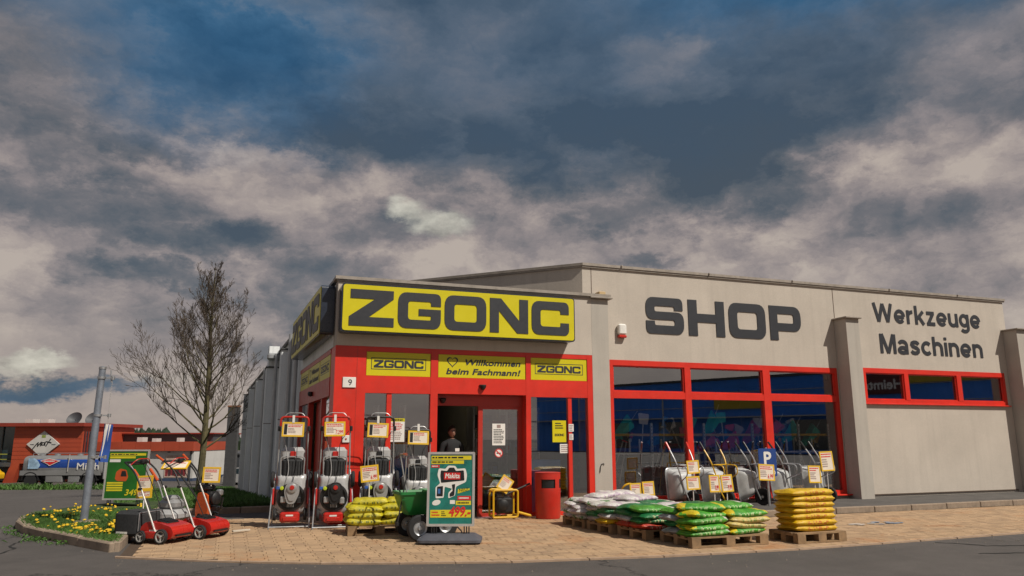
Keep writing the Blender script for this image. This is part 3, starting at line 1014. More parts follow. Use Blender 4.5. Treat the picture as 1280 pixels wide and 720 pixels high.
# ---- left side, a hair off square (2.2 %)
SM = RZ(.022)
part('side_wall', SIDE, ((.02, 5.75, -2.6), (.30, 34.5, 4.33)), M=SM)
part('entrance_wall', SIDE, ((.003, .36, 3.20), (.28, 5.74, 4.40)), M=SM)
part('parapet_cap', CAPD, ((-.05, .43, 4.44), (.36, 5.8, 4.495)), ((-.05, 5.8, 4.335), (.36, 34.6, 4.42)), M=SM)
for i, yy in enumerate((7.0, 12.6, 18.2, 23.8, 29.4)):
    part('side_pier', SIDE, ((-.38, yy, -2.6), (.018, yy + .55, 3.86)), M=SM)
    bpart('pier_cap', CAPD, (-.18, yy + .275, 3.88), (.46, .64, .045), .008, M=SM)
    part('pier_joint', SEAM, ((-.386, yy - .004, 2.0), (-.1, yy, 2.02)), M=SM)
    if i:
        dp = MB(); dp.tube([(-.12, yy - .42, 4.30), (-.12, yy - .42, 3.9), (-.12, yy - .42, -1.9)], .055, 8, 0, SM)
        dp.build('downpipe', PIPE, shop)
    wf = MB(); wf.box((-.01, yy + .75, 1.9), (.02, yy + 4.9, 2.9), 0, SM)
    wf = wf.build('side_window', RED, shop)
    part('pane', GLASSD, ((-.016, yy + .85, 2.0), (-.011, yy + 4.8, 2.8)), parent=wf, M=SM, smooth=0)
bpart('roof_outlet', PIPE, (-.2, 12.4, 4.22), (.4, .35, .22), .05, M=SM)
part('roof_vent', SIDE, ((-.33, 12.6, 3.92), (.0, 13.2, 4.6)), M=SM)
dp = MB(); dp.tube([(-.10, 5.95, 4.2), (-.10, 5.95, -.2)], .05, 8, 0, SM)
dp.build('downpipe', PIPE, shop)
dp = MB(); dp.tube([(-.22, 6.3, 4.2), (-.22, 6.3, -.2)], .06, 8, 0, SM)
dp.build('downpipe', PIPE, shop)
# red side front with its own door
sf = MB()
sf.box((0, .603, 2.30), (.12, 5.70, 2.66), 0, SM); sf.box((0, .603, 3.10), (.12, 5.70, 3.19), 0, SM); sf.box((.02, .603, 2.66), (.11, 5.70, 3.10), 0, SM)
for a, b in ((1.55, 1.68), (3.70, 3.85), (5.55, 5.70)): sf.box((0, a, 0), (.12, b, 2.30), 0, SM)
sf.box((.0, .603, 0), (.12, 1.55, .10), 0, SM)
sfo = sf.build('storefront_frame', REDD, shop)
part('pane', GLASS, ((.05, .60, .09), (.06, 1.56, 2.31)), parent=sfo, M=SM, smooth=0)
part('door_leaf', REDD, ((.18, 1.68, 0), (.24, 3.70, 2.30)), parent=sfo, M=SM)
part('pane', GLASSD, ((.04, 3.85, .05), (.05, 5.55, 2.3)), parent=sfo, M=SM, smooth=0)

# ---- interior of the shop
part('interior_floor', INFL, ((.15, .36, .0), (18.0, 12, .012)))
part('interior_wall', INWL, ((.31, 12, 0), (18.0, 12.1, 3.6)))
part('ceiling', INWL, ((.31, .72, 3.5), (18.0, 12, 3.56)))
part('partition', INWL, ((5.0, 3.2, .02), (5.12, 11.9, 3.45)))

# ------------------------------------------------------------------ signs on the building
def sign_box(name, label, x0, x1, z0, z1, depth, M, gx0, gx1, gz0, gz1):
    o = thing(name, label, 'sign')
    b = MB(); b.prism(rrect(x0, z0, x1, z1, .07), 0, depth, (), 0, M @ FACE)
    hs = b.build('sign_housing', NAVY, o)
    k = MB(); k.prism(rrect(x0 + .025, z0 + .025, x1 - .025, z1 - .025, .055), depth, depth + .012, (), 0, M @ FACE)
    k.build('sign_face', YEL, o)
    for c, loops in glyphs('ZGONC', gx1 - gx0, gz1 - gz0):
        q = MB(); q.prism([(a + gx0, e + gz0) for a, e in loops[0]], depth + .013, depth + .022, [[(a + gx0, e + gz0) for a, e in l] for l in loops[1:]], 0, M @ FACE)
        q.build('letter', INK, o, smooth=30)
    return o


sign_box('shop_sign', 'large yellow ZGONC light box sign above the red entrance front', .03, 4.72, 3.415, 4.32, .31, I4, .17, 4.58, 3.53, 4.21)
MS = SM @ RZ(-PI / 2)      # print running along the side wall, facing -X
sign_box('shop_sign', 'yellow ZGONC light box sign in shade round the corner on the side wall', -5.35, -.24, 3.42, 4.36, .25, MS @ T(0, -.02, 0), -5.20, -.40, 3.53, 4.24)


def flat_sign(name, label, x0, x1, z0, z1, M, paint, thick=.012, face=YEL, cat='sign', group=None):
    o = thing(name, label, cat, group=group)
    b = MB(); b.prism([(x0, z0), (x1, z0), (x1, z1), (x0, z1)], 0, thick, (), 0, M @ FACE)
    b.build('panel', face, o, smooth=0)
    p = MB(); paint(p, x0, x1, z0, z1, thick + .002, M @ FACE)
    p.build('print', [INK, face, mat('print_red', (.60, .02, .02), .5), PAPER], o, smooth=0, recalc=False)
    return o


def paint_zgonc(p, x0, x1, z0, z1, t, M):
    w_, h = x1 - x0, z1 - z0
    a, b, c, d = x0 + .07 * w_, x1 - .07 * w_, z0 + .26 * h, z1 - .24 * h
    for u in ((a, c, b, c + .012), (a, d - .012, b, d), (a, c + .012, a + .012, d - .012), (b - .012, c + .012, b, d - .012)): rect(p, *u, t, 0, M)
    for ch, loops in glyphs('ZGONC', w_ * .78, h * .33, .06):
        ox, oz = x0 + .11 * w_, z0 + .335 * h
        p.prism([(q[0] + ox, q[1] + oz) for q in loops[0]], t, t, [[(q[0] + ox, q[1] + oz) for q in l] for l in loops[1:]], 0, M)


def paint_welcome(p, x0, x1, z0, z1, t, M):
    w_, h = x1 - x0, z1 - z0
    hx, hz, r = x0 + .155 * w_, z0 + .70 * h, .26 * h
    pts = []
    for k in range(28):
        a = 2 * PI * k / 28
        pts.append((hx + r * .062 * 16 * math.sin(a) ** 3, hz + r * .062 * (13 * math.cos(a) - 5 * math.cos(2 * a) - 2 * math.cos(3 * a) - math.cos(4 * a))))
    inn = [((q[0] - hx) * .76 + hx, (q[1] - hz) * .76 + hz - .002) for q in pts]
    p.prism(pts, t, t, [inn], 0, M)
    put_text(p, 'Willkommen', x0 + .285 * w_, z0 + .57 * h, .245 * h, t, 0, M, bold=.055, shear=.2, fit=.655 * w_)
    put_text(p, 'beim Fachmann!', x0 + .08 * w_, z0 + .15 * h, .25 * h, t, 0, M, bold=.055, shear=.2, fit=.86 * w_)


MF = T(0, .028, 0)
flat_sign('header_sign', 'yellow panel with framed ZGONC lettering over the left entrance window', .58, 1.80, 2.66, 3.10, MF, paint_zgonc)
flat_sign('header_sign', 'yellow panel with a heart and the words Willkommen beim Fachmann over the door', 1.96, 3.755, 2.66, 3.10, MF, paint_welcome)
flat_sign('header_sign', 'yellow panel with framed ZGONC lettering beside the grey pier', 3.88, 5.12, 2.66, 3.10, MF, paint_zgonc)
MSS = MS @ T(0, .018, 0)
flat_sign('header_sign', 'shaded yellow panel on the side front next to the red corner', -2.05, -.65, 2.665, 3.095, MSS, paint_zgonc)
flat_sign('header_sign', 'shaded yellow panel in the middle of the side front', -3.95, -2.12, 2.665, 3.095, MSS, paint_welcome)
flat_sign('header_sign', 'shaded yellow panel at the downpipe end of the side front', -5.55, -4.02, 2.665, 3.095, MSS, paint_zgonc)
k = MB(); k.lathe([(.0, -.07), (.05, -.05), (.065, .0), (.05, .04), (0, .04)], 10, 0, SM @ T(-.04, 3.1, 2.48)); k.build('motion_sensor', BLACK, sfo)

# lettering fixed on the hall wall
o = thing('wall_lettering', 'big dark letters SHOP on the beige hall wall above the display window', 'lettering')
for c, loops in glyphs('SHOP', 4.30, .83, .17):
    q = MB(); ox, oz = 6.80, 3.785
    q.prism([(a + ox, e + oz) for a, e in loops[0]], -HW + .002, -HW + .016, [[(a + ox, e + oz) for a, e in l] for l in loops[1:]], 0, FACE)
    q.build('letter', INK, o, smooth=30)
for wd, x0, z0, h, fit, lb in (('Werkzeuge', 13.42, 4.385, .50, 3.78, 'dark lettering Werkzeuge, upper line on the right wall bay'), ('Maschinen', 13.55, 3.59, .50, 3.60, 'dark lettering Maschinen, lower line on the right wall bay')):
    o = thing('wall_lettering', lb, 'lettering')
    tot = sum(ST[c][0] for c in wd) + .075 * (len(wd) - 1)
    k = fit / tot
    x = x0
    for ch in wd:
        mb = MB()
        for si, pl in enumerate(ST[ch][1]):
            stroke_strip(mb, [(x + p[0] * k, z0 + p[1] * h) for p in pl], .18 * (h * .55 + k * .45), -HW + .010 + si * .0005, 0, FACE)
        mb.build('letter', INK, o, smooth=0, recalc=False)
        x += (ST[ch][0] + .075) * k

# alarm box
o = thing('alarm_box', 'small white alarm siren with red base on the hall wall', 'alarm')
b = MB(); b.cbox((6.16, HW - .055, 3.83), (.20, .11, .24), 0, None, .03); b.build('housing', WHITE, o)
b = MB(); b.cbox((6.16, HW - .055, 3.675), (.19, .10, .06), 0, None, .015); b.build('strobe', mat('strobe_red', (.5, .03, .02), .25), o)
# plates on the red corner
o = thing('house_number_plate', 'pale house number plate reading 9 on the red corner', 'plate')
b = MB(); b.cbox((.27, -.012, 2.52), (.24, .02, .19), 0, None, .004); b.build('plate', WHITE, o)
b = MB(); put_text(b, '9', .245, 2.465, .11, .0235, 0, FACE, bold=.01); b.build('print', INK, o, smooth=0, recalc=False)
o = thing('bell_plate', 'small pale square plate low on the red corner', 'plate')
b = MB(); b.cbox((.25, -.014, 1.50), (.13, .026, .13), 0, None, .006); b.build('plate', WHITE, o)
b = MB(); b.lathe([(.016, 0), (.016, .008), (0, .01)], 10, 0, T(.25, -.027, 1.50) @ RX(PI / 2)); b.build('button', REDD, o)
k = MB(); k.tube([(5.36, -.012, .82), (5.375, -.012, .93), (5.40, -.012, .985), (5.45, -.012, 1.0), (5.455, -.012, .97)], .008, 6); k.build('cable_hook', BLACK, shop)
# ------------------------------------------------------------------ the street behind, on the left
HX, HY = math.sin(YAW), math.cos(YAW)


def far(name, label, cat, depth, lat=0., z=0., group=None, turn=0.):
    """a thing standing at a given distance down the view, local x to the right, y away"""
    return thing(name, label, cat, (CAM.x + HX * depth + HY * lat, CAM.y + HY * depth - HX * lat, z), -YAW + turn, group)


def fp(o, name, mats, *boxes, parent=None, smooth=0):
    m = MB()
    for a, b in boxes: m.box(a, b)
    return m.build(name, mats, parent or o, smooth=smooth)


ORNG = mat('rust_red_cladding', (.36, .055, .022), .6, .12, .6, dirt=.1)
ORND = mat('rust_red_trim', (.24, .032, .018), .5, .12, 1)
DGLS = mat('dark_window', (.012, .030, .040), .08, .3, .5, spec=.9)
DGRY = mat('dark_grey_sheet', (.055, .060, .068), .6, .15, 1)
PALE = mat('pale_render', (.50, .49, .47), .8, .08, 1, dirt=.1)
BLUP = mat('blue_plinth', (.035, .055, .10), .6, .15, 1)

# rust-red shop with the diamond sign
mx = far('red_shop', 'rust red shop block with white diamond sign behind the tanker', 'building', 66)
wl = MB()
wl.box((-43.1, 0, -.5), (-37.2, 1.9, 2.62)); wl.box((-43.0, 1.9, -2.4), (-37.2, 9, 2.6))
wall = wl.build('wall', ORNG, mx, smooth=0)
for i in range(1, 9):
    fp(mx, 'cladding_joint', ORND, ((-43.1, -.012, -.5 + i * .345), (-37.2, -.004, -.485 + i * .345)), parent=wall)
fp(mx, 'roof_edge', ORND, ((-60, -.5, 2.63), (-36.9, 10, 2.93)))
fp(mx, 'glass_front', DGLS, ((-60, .5, -.4), (-43.12, .6, 2.6)))
for xx in (-44.4, -46.2, -48.0, -49.8):
    fp(mx, 'window_bar', BLACK, ((xx, .42, -.4), (xx + .09, .49, 2.6)))
fp(mx, 'railing', mat('railing_yellowgreen', (.30, .32, .05), .5), ((-60, .1, .25), (-43.6, .16, .32)), ((-60, .1, -.18), (-43.6, .16, -.12)))
fp(mx, 'floor_slab', DGRY, ((-60, -.2, -.75), (-43.12, 5, -.42)))
fp(mx, 'lower_wall', PALE, ((-60, 3.0, -2.4), (-43.2, 3.3, -.76)))
lg = MB(); lg.prism([(-43.75, -2.5), (-42.9, -2.5), (-42.35, -.5), (-43.1, -.5)], -.6, 0, (), 0, FACE); lg.build('leg', ORNG, mx, smooth=0)
fp(mx, 'side_glazing', DGLS, ((-37.19, .25, .4), (-37.12, 1.7, 2.2)))
for i in range(4): fp(mx, 'window_bar', ORND, ((-37.13, .28 + i * .42, .4), (-37.05, .36 + i * .42, 2.2)))
for sx_ in (-39.6, -37.9):
    d = MB(); d.lathe([(.05, 0), (.7, .25), (1.0, .62), (1.02, .66), (.66, .30), (0, .1)], 20, 0, T(sx_, 3, 3.15) @ RX(R(58)) @ Matrix.Scale(.66, 4)); d.tube([(sx_, 3, 2.9), (sx_, 3, 3.3)], .1, 8)
    d.build('roof_dish', DGRY, mx)
fp(mx, 'flue', PIPE, ((-37.75, 2.6, 2.9), (-37.35, 3.0, 3.75)))
for (a, b) in ((-43.6, -42.9), (-42.2, -41.5)):
    fp(mx, 'air_unit', PALE, ((a, 2, 2.93), (b, 3, 3.32)))
# diamond sign
ds = far('diamond_sign', 'white diamond sign with black handwritten max on the rust red shop', 'sign', 66)
c0 = (-40.45, 1.12)
k = MB(); k.prism([(c0[0] - 1.42, c0[1]), (c0[0], c0[1] - 1.12), (c0[0] + 1.42, c0[1]), (c0[0], c0[1] + 1.12)], .02, .14, (), 0, FACE); k.build('panel', PALE, ds, smooth=0)
k = MB()
def stroke(mb, pts, wd, z, m, M):
    for a, b in zip(pts, pts[1:]):
        a, b = Vector(a), Vector(b); d = (b - a).normalized() * wd * .5; n_ = Vector((-d.y, d.x))
        mb.add([(*(a - d + n_), z), (*(b + d + n_), z), (*(b + d - n_), z), (*(a - d - n_), z)], [(0, 3, 2, 1)], m, M)
def ms(pts): return [(c0[0] + x, c0[1] + y) for x, y in pts]
stroke(k, ms([(-.85, -.42), (-.55, .0), (-.42, .12), (-.45, -.18), (-.2, .12), (-.16, .16), (-.2, -.14)]), .09, .146, 0, FACE)
stroke(k, ms([(.16, .12), (-.06, .14), (-.1, -.08), (.1, -.06), (.2, .18), (.16, -.08)]), .085, .149, 0, FACE)
stroke(k, ms([(.28, -.14), (.62, .42)]), .09, .152, 0, FACE)
stroke(k, ms([(.3, .22), (.7, .12)]), .09, .155, 0, FACE)
rect(k, c0[0] - .16, c0[1] + .55, c0[0] + .18, c0[1] + .78, .15, 1, FACE)
for xx in (-1.1, .75): rect(k, c0[0] + xx, c0[1] - .06, c0[0] + xx + .35, c0[1] + .0, .15, 2, FACE)
k.build('print', [BLACK, mat('print_green', (.22, .28, .06), .6), DGRY], ds, smooth=0, recalc=False)
# low annex
an = far('long_annex', 'low annex with rust red fascia and white wall behind the tree', 'building', 68)
fp(an, 'wall', PALE, ((-37.15, 0, -1.86), (-28.25, 9, .5)))
fp(an, 'plinth', BLUP, ((-37.15, -.03, -2.9), (-28.22, 9, -1.86)))
for i in range(7):
    a = -37.15 + i * 1.28
    fp(an, 'fascia_panel', ORNG, ((a + .008, -.35, .5), (a + 1.272, 9, 1.29)))
fp(an, 'upper_wall', DGRY, ((-37.6, 5, 1.30), (-28.6, 12, 2.0)))
fp(an, 'upper_roof_edge', ORND, ((-37.8, 4.6, 2.0), (-28.4, 12.4, 2.12)))
for a, b, z in ((-34.9, -34.4, 1.70), (-33.5, -33.1, 1.60), (-31.2, -30.9, 1.65)): fp(an, 'air_unit', PALE, ((a, 3, 1.29), (b, 4, z)))
fp(an, 'downpipe', DGRY, ((-28.55, -.12, -2.5), (-28.43, -.03, .5)))
for i in range(3): fp(an, 'spotlight', BLACK, ((-35.8 + i * 2.7, -.5, .36), (-35.6 + i * 2.7, -.36, .5)))
rg = random.Random(8)
mu = far('wall_mural', 'printed picture of dark red shapes on the white annex wall', 'poster', 68)
k = MB(); rect(k, -30.75, -1.78, -28.68, .10, .04, 0, FACE)
for i in range(9):
    x = -30.5 + i * .2 + rg.uniform(-.06, .06); h = rg.uniform(.9, 1.35); z = -1.7 + rg.uniform(0, .15)
    k.prism(rpoly([(x - .11, z), (x + .1, z), (x + .15, z + h * .7, .06), (x + .05, z + h, .06), (x - .06, z + h, .06), (x - .15, z + h * .7, .06)], 2), .042 + i * .002, .042 + i * .002, (), 1 + (i % 2), FACE)
k.build('print', [mat('mural_ground', (.45, .33, .27), .7, .4, 2), mat('mural_red', (.22, .025, .03), .7, .3, 3), mat('mural_dark', (.06, .02, .025), .7, .3, 3)], mu, smooth=0, recalc=False)
gb = far('grey_hall', 'plain dark grey hall between tree and black post', 'building', 82)
fp(gb, 'wall', DGRY, ((-33.6, 0, -3.2), (-28.0, 12, -.12)))
fp(gb, 'roof_edge', CAPD, ((-33.7, -.15, -.12), (-27.9, 12, .02)))
bp = far('post', 'tall black square post at the far end of the grey side wall', 'post', 60, (290.5 - 640) * .063, 0)
m = MB(); m.box((-.42, -.2, -2.3), (.42, .2, 4.0)); m.build('shaft', CAPD, bp); m = MB(); m.box((-.46, -.24, 4.0), (.46, .24, 4.12)); m.build('cap', mat('post_cap', (.25, .11, .06), .6), bp)
pc = far('parked_car', 'low silver car partly seen beside the black post', 'car', 62, -21.4, -2.12)

# milk tanker
TBLU = mat('tank_blue', (.012, .06, .30), .3, .12, .8, coat=.3)
TGRY = mat('tank_grey', (.20, .20, .20), .45, .15, 1, dirt=.2)
tk = far('milk_tanker', 'blue and grey milk tanker lorry parked before the rust red shop', 'lorry', 59.5, 0, -2.12)


def ell(mb, x0, x1, ry, rz, zc, m=0, n=32, p=4.2, yc=1.2, ends=True):
    xs_ = [(x0, .86), (x0 + .06, .96), (x0 + .16, 1.), (x1 - .16, 1.), (x1 - .06, .96), (x1, .86)] if ends else [(x0, 1.), (x1, 1.)]
    vs = []; fs = []
    for x, k in xs_:
        for i in range(n):
            t = 2 * PI * i / n; c, s_ = math.cos(t), math.sin(t)
            r = (abs(c) ** p + abs(s_) ** p) ** (-1 / p)
            vs.append((x, yc + ry * k * r * c, zc + rz * k * r * s_))
    for a in range(len(xs_) - 1):
        for i in range(n): fs.append((a * n + i, a * n + (i + 1) % n, (a + 1) * n + (i + 1) % n, (a + 1) * n + i))
    fs.append(tuple(range(n))); fs.append(tuple(range((len(xs_) - 1) * n, len(xs_) * n)))
    mb.add(vs, fs, m)


k = MB(); ell(k, -38.0, -31.75, 1.15, .78, 1.62); tank = k.build('tank', TGRY, tk)
k = MB(); ell(k, -37.3, -32.1, 1.165, .56, 1.74, ends=False); k.build('blue_band', TBLU, tank)
k = MB(); k.box((-38.1, .02, .92), (-31.9, 2.38, 1.28)); k.build('skirt', TGRY, tk)
k = MB(); k.box((-38.0, .4, .60), (-29.9, 2.0, .90)); k.build('chassis', BLACK, tk)
def far_wheel(parent, x, y, r, wdt=.3):
    k = MB(); k.lathe([(r * .58, -wdt / 2), (r * .93, -wdt / 2), (r, -wdt * .3), (r, wdt * .3), (r * .93, wdt / 2), (r * .58, wdt / 2)], 22, 0, T(x, y, r) @ RX(PI / 2))
    wv_ = k.build('wheel', RUBBER, parent)
    k = MB(); k.lathe([(r * .6, -wdt * .42), (r * .45, -wdt * .25), (r * .2, -wdt * .38), (0, -wdt * .4)], 16, 0, T(x, y, r) @ RX(-PI / 2)); k.lathe([(r * .6, -wdt * .42), (r * .45, -wdt * .25), (r * .2, -wdt * .38), (0, -wdt * .4)], 16, 0, T(x, y, r) @ RX(PI / 2)); k.build('rim', TGRY, wv_)
for xx in (-37.25, -32.75):
    for yy in (.2, 2.2): far_wheel(tk, xx, yy, .52)
    k = MB()
    pts = [(xx + .66 * math.cos(a), .52 + .66 * math.sin(a)) for a in [PI * i / 10 for i in range(11)]]
    pin = [(xx + .61 * math.cos(a), .52 + .61 * math.sin(a)) for a in [PI * i / 10 for i in range(10, -1, -1)]]
    k.prism(pts + pin, -.42, 0.0, (), 0, FACE); k.build('mudguard', BLACK, tk)
k = MB(); k.cbox((-35.45, .3, .70), (1.3, .5, .62), 0, None, .04); k.build('locker', TGRY, tk)
k = MB(); k.cbox((-33.9, .3, .62), (.9, .5, .5), 0, None, .04); k.build('fuel_tank', STEEL, tk)
k = MB(); k.cbox((-31.0, 1.2, 1.45), (1.5, 2.3, 1.9), 0, None, .15); cab = k.build('cab', mat('cab_white', (.6, .6, .58), .4), tk)
k = MB(); k.cbox((-30.8, .04, 1.85), (.8, .03, .6), 0, None, .01); k.build('cab_window', DGLS, cab)
far_wheel(tk, -30.9, .2, .48)
k = MB()
for a in (-37.2, -36.0, -34.2): k.lathe([(.22, 0), (.22, .1), (0, .14)], 12, 0, T(a, 1.2, 2.40))
k.tube([(-37.6, .7, 2.36), (-37.6, .7, 2.58), (-32.3, .7, 2.58), (-32.3, .7, 2.36)], .03, 6)
k.build('top_hatch_rail', STEEL, tank)
k = MB(); k.tube([(-34.35, .0, 2.5), (-34.4, -.02, 1.2)], .035, 6); k.build('ladder_rail', ALU, tank)
k = MB()
put_text(k, 'Milch', -33.75, 1.36, .50, .02, 0, FACE, bold=.02, fit=1.75)
k.prism([(-36.6, 2.03), (-35.9, 2.20), (-35.0, 2.02), (-35.85, 1.62), (-36.0, 1.75)], .015, .015, (), 0, FACE)
k.prism([(-36.5, 2.02), (-35.9, 2.15), (-35.15, 2.01), (-35.82, 1.68), (-36.0, 1.80)], .022, .022, (), 1, FACE)
k.prism([(-37.5, 1.42), (-36.7, 1.42), (-36.55, 1.7), (-36.75, 2.0), (-37.0, 2.2), (-37.5, 2.22)], .012, .012, (), 2, FACE)
scribble(k, -36.3, 1.90, -35.35, 2.08, .028, 0, FACE, rg, 1)
k.build('print', [WHITE, mat('print_red', (.6, .02, .02)), mat('tank_pale_blue', (.30, .45, .60), .4, .5, 2)], tank, smooth=0, recalc=False)

# yellow van at the edge
yv = far('parked_van', 'yellow van with dark windows cut by the left edge of the picture', 'van', 63.5, -.75, -2.12)
k = MB(); k.prism(rpoly([(-46.5, .35, .1), (-42.45, .35, .12), (-42.40, .85, .15), (-42.75, 1.0, .1), (-43.3, 1.75, .2), (-46.5, 1.85, .2)]), -2.0, -.1, (), 0, FACE); vb = k.build('body', mat('van_yellow', (.62, .36, .01), .35, .06, coat=.4), yv)
k = MB(); k.prism(rpoly([(-45.9, 1.02, .05), (-42.9, 1.02, .05), (-43.35, 1.66, .1), (-45.9, 1.72, .05)]), -.1, -.088, (), 0, FACE); k.build('side_window', DGLS, vb)
k = MB(); k.box((-46.5, -.0, .3), (-42.42, .102, .55)); k.build('bumper_strip', BLACK, vb)
for xx in (-45.6, -43.3): far_wheel(yv, xx, .25, .33, .22)
k = MB(); put_text(k, 'VW', -42.95, .64, .14, -.088 + .1, 0, FACE, bold=.01) if False else rect(k, -42.95, .66, -42.7, .8, .012 - .1 + .2, 0, FACE); k.build('lamp', WHITE, vb, smooth=0)
# parked silver car
k = MB(); k.prism(rpoly([(-1.9, .22, .1), (2.0, .22, .1), (2.05, .7, .15), (1.2, .85, .1), (.5, 1.38, .25), (-.9, 1.40, .25), (-1.7, .9, .1), (-1.95, .7, .1)]), -1.6, 0, (), 0, FACE); cb = k.build('body', mat('car_silver', (.42, .42, .42), .3, .05, metal=.3, coat=.4), pc)
k = MB(); k.prism(rpoly([(-1.35, .90, .05), (.95, .88, .05), (.42, 1.28, .1), (-.85, 1.30, .1)]), .0, .012, (), 0, FACE); k.build('side_window', DGLS, cb)
for xx in (-1.25, 1.25):
    for yy in (.1, 1.5): far_wheel(pc, xx, yy, .31, .2)

# wooded ridge far behind
rg = random.Random(3)
fm = MB(); hl = MB()
FOR = [mat('conifer', (.014, .030, .014), .9, .35, .3), mat('broadleaf_far', (.022, .040, .014), .9, .35, .3)]
for i in range(700):
    lat = rg.uniform(-190, -85); dep = rg.uniform(255, 300)
    u = 640 + lat / (.00105 * dep)
    top = 4.6 + 1.8 * noise.noise((lat * .06, 2.2, 0)) + rg.uniform(-1.2, .6)
    if u > 210: top -= 2.2
    x, y = CAM.x + HX * dep + HY * lat, CAM.y + HY * dep - HX * lat
    r = rg.uniform(1.2, 2.4)
    vs = []; fs = []; nn = 7
    prof = [(r * .7, -4), (r, -2.5 + top * .1), (r * .8, top * .35), (r * .45, top * .75), (.05, top + rg.uniform(0, .4))]
    for (q, z) in prof:
        for j in range(nn):
            t = 2 * PI * j / nn; e = q * rg.uniform(.7, 1.25)
            vs.append((x + e * math.cos(t), y + e * math.sin(t), z + rg.uniform(-.4, .4)))
    for a in range(len(prof) - 1):
        for j in range(nn): fs.append((a * nn + j, a * nn + (j + 1) % nn, (a + 1) * nn + (j + 1) % nn, (a + 1) * nn + j))
    fm.add(vs, fs, rg.random() < .35)
fm.mi = [int(q) for q in fm.mi]
tag(fm.build('forest', FOR, recalc=False, smooth=0), 'dark wooded ridge far behind the low buildings', 'forest', None, 'stuff')

# ------------------------------------------------------------------ blue store across the road (seen mirrored in the panes)
BLUE = mat('blue_corrugated', (.022, .22, .78), .5, .12, .4)
A, B = Vector((35, -75)), Vector((60, -22))
L = (B - A).length
bl = thing('blue_store', 'blue corrugated store across the road mirrored in the shop windows', 'building', (B.x, B.y, 0), math.atan2(A.y - B.y, A.x - B.x))
k = MB(); n = 160
prof = []
for i in range(n + 1):
    x = -14 + (L + 14) * i / n; d = .0 if i % 2 else .07
    prof.append((x, d))
k.add([(x, -d, z) for x, d in prof for z in (0, 7.4)], [(2 * i, 2 * i + 2, 2 * i + 3, 2 * i + 1) for i in range(n)])
k.box((-14, .02, 0), (L, 20, 7.38))
k.build('facade', BLUE, bl, smooth=0)
fp(bl, 'roof_edge', CAPD, ((-14.2, -.2, 7.4), (L + .2, 20, 7.65)))
fp(bl, 'sign_board', mat('maroon_board', (.10, .012, .014), .5), ((14.2, -.3, 5.3), (19.6, -.1, 7.1)))
k = MB(); put_text(k, 'Heimtextil', 14.5, 5.75, .85, .31, 0, FACE, bold=.04, fit=4.8); k.build('print', PAPER, bl, smooth=0, recalc=False)
fp(bl, 'yellow_board', mat('yellow_board', (.50, .36, .02), .5), ((7.5, -.3, 6.2), (14.0, -.1, 7.1)))
fp(bl, 'yellow_board', mat('yellow_board', (.50, .36, .02), .5), ((27, -.3, 4.4), (33, -.1, 5.6)))
for a in (-8, -2, 4, 21, 36, 44): fp(bl, 'shop_window', DGLS, ((a, -.12, .4), (a + 4, -.08, 3.2)))
for zz in (4.6, 6.1): fp(bl, 'pale_trim', PALE, ((-14, -.16, zz), (L, -.1, zz + .07)))
for xx in (2, 14, 26, 38, 50): fp(bl, 'post', PALE, ((xx, -2.2, 0), (xx + .12, -2.08, 6.6)))
fp(bl, 'canopy', PALE, ((-14, -1.6, 3.5), (L, -.12, 3.62)))

# ------------------------------------------------------------------ pole with flag
po = thing('flag_pole', 'short grey steel pole standing in the dandelion island', 'pole', (-3.93, 1.12, 0))
m = MB(); m.tube([(-.045, 0, .13), (0, 0, 2.73)], [.064, .055], 18); m.build('shaft', mat('pole_zinc', (.26, .29, .34), .42, .2, 5, metal=.5, dirt=.1), po)
m = MB(); m.lathe([(.056, 2.73), (.062, 2.735), (.062, 2.775), (0, 2.79)], 16); m.build('cap', STEEL, po)
for z in (1.20, 1.92, 2.58):
    m = MB(); m.lathe([(.050, z - .02), (.070, z - .02), (.070, z + .02), (.050, z + .02)], 16); m.box((.08, -.02, z - .012), (.19, .02, z + .012)); m.lathe([(0, -.03), (.03, -.03), (.03, .03), (0, .03)], 8, 0, T(.18, 0, z))
    m.build('bracket', STEEL, po)
m = MB(); m.tube([(.18, 0, 2.58), (.165, .0, 2.2), (.17, 0, 1.92), (.17, 0, 1.76)], .004, 5); m.build('rope', ALU, po)
m = MB(); m.tube([(.14, 0, 2.72), (.16, 0, 2.5)], .012, 6); m.build('pulley_arm', STEEL, po)
fl = thing('flag', 'narrow blue and white flag hanging folded from the grey pole', 'flag', (-3.83, 1.12, 1.1))
m = MB(); n = 14; nz = 16
vs = []
for j in range(nz + 1):
    for i in range(n + 1):
        u, v_ = i / n, j / nz
        vs.append((-.03 + u * .11 + .022 * math.sin(u * 15 + v_ * 2) + .05 * v_, u * .32 + .03 * math.sin(v_ * 5), v_ * .66 + (1 - u) * .02))
m.add(vs, [(j * (n + 1) + i, j * (n + 1) + i + 1, (j + 1) * (n + 1) + i + 1, (j + 1) * (n + 1) + i) for j in range(nz) for i in range(n)])
m.mi = [1 if (i % n) in (3, 4, 8, 9) else 0 for i in range(n * nz)]
m.build('cloth', [mat('flag_blue', (.02, .07, .30), .8), WHITE], fl, recalc=False)

# ------------------------------------------------------------------ the bare tree
BARK = mat('bark', (.095, .082, .038), .9, .45, 6, .6, 30)
TWIG = mat('twig_bark', (.062, .044, .030), .9, .3, 3)
tr = thing('bare_tree', 'tall leafless tree on the lawn beside the grey side wall', 'tree', (-2.83, 25.05, zg(0, 25.05)))
rg = random.Random(23)
H = 10.9


def trunk_at(z): return Vector((.06 * math.sin(z * .5) + z * .004, .08 * math.cos(z * .6), z))


def trunk_r(z): return .165 * (1 - z / H) ** .8 + .012


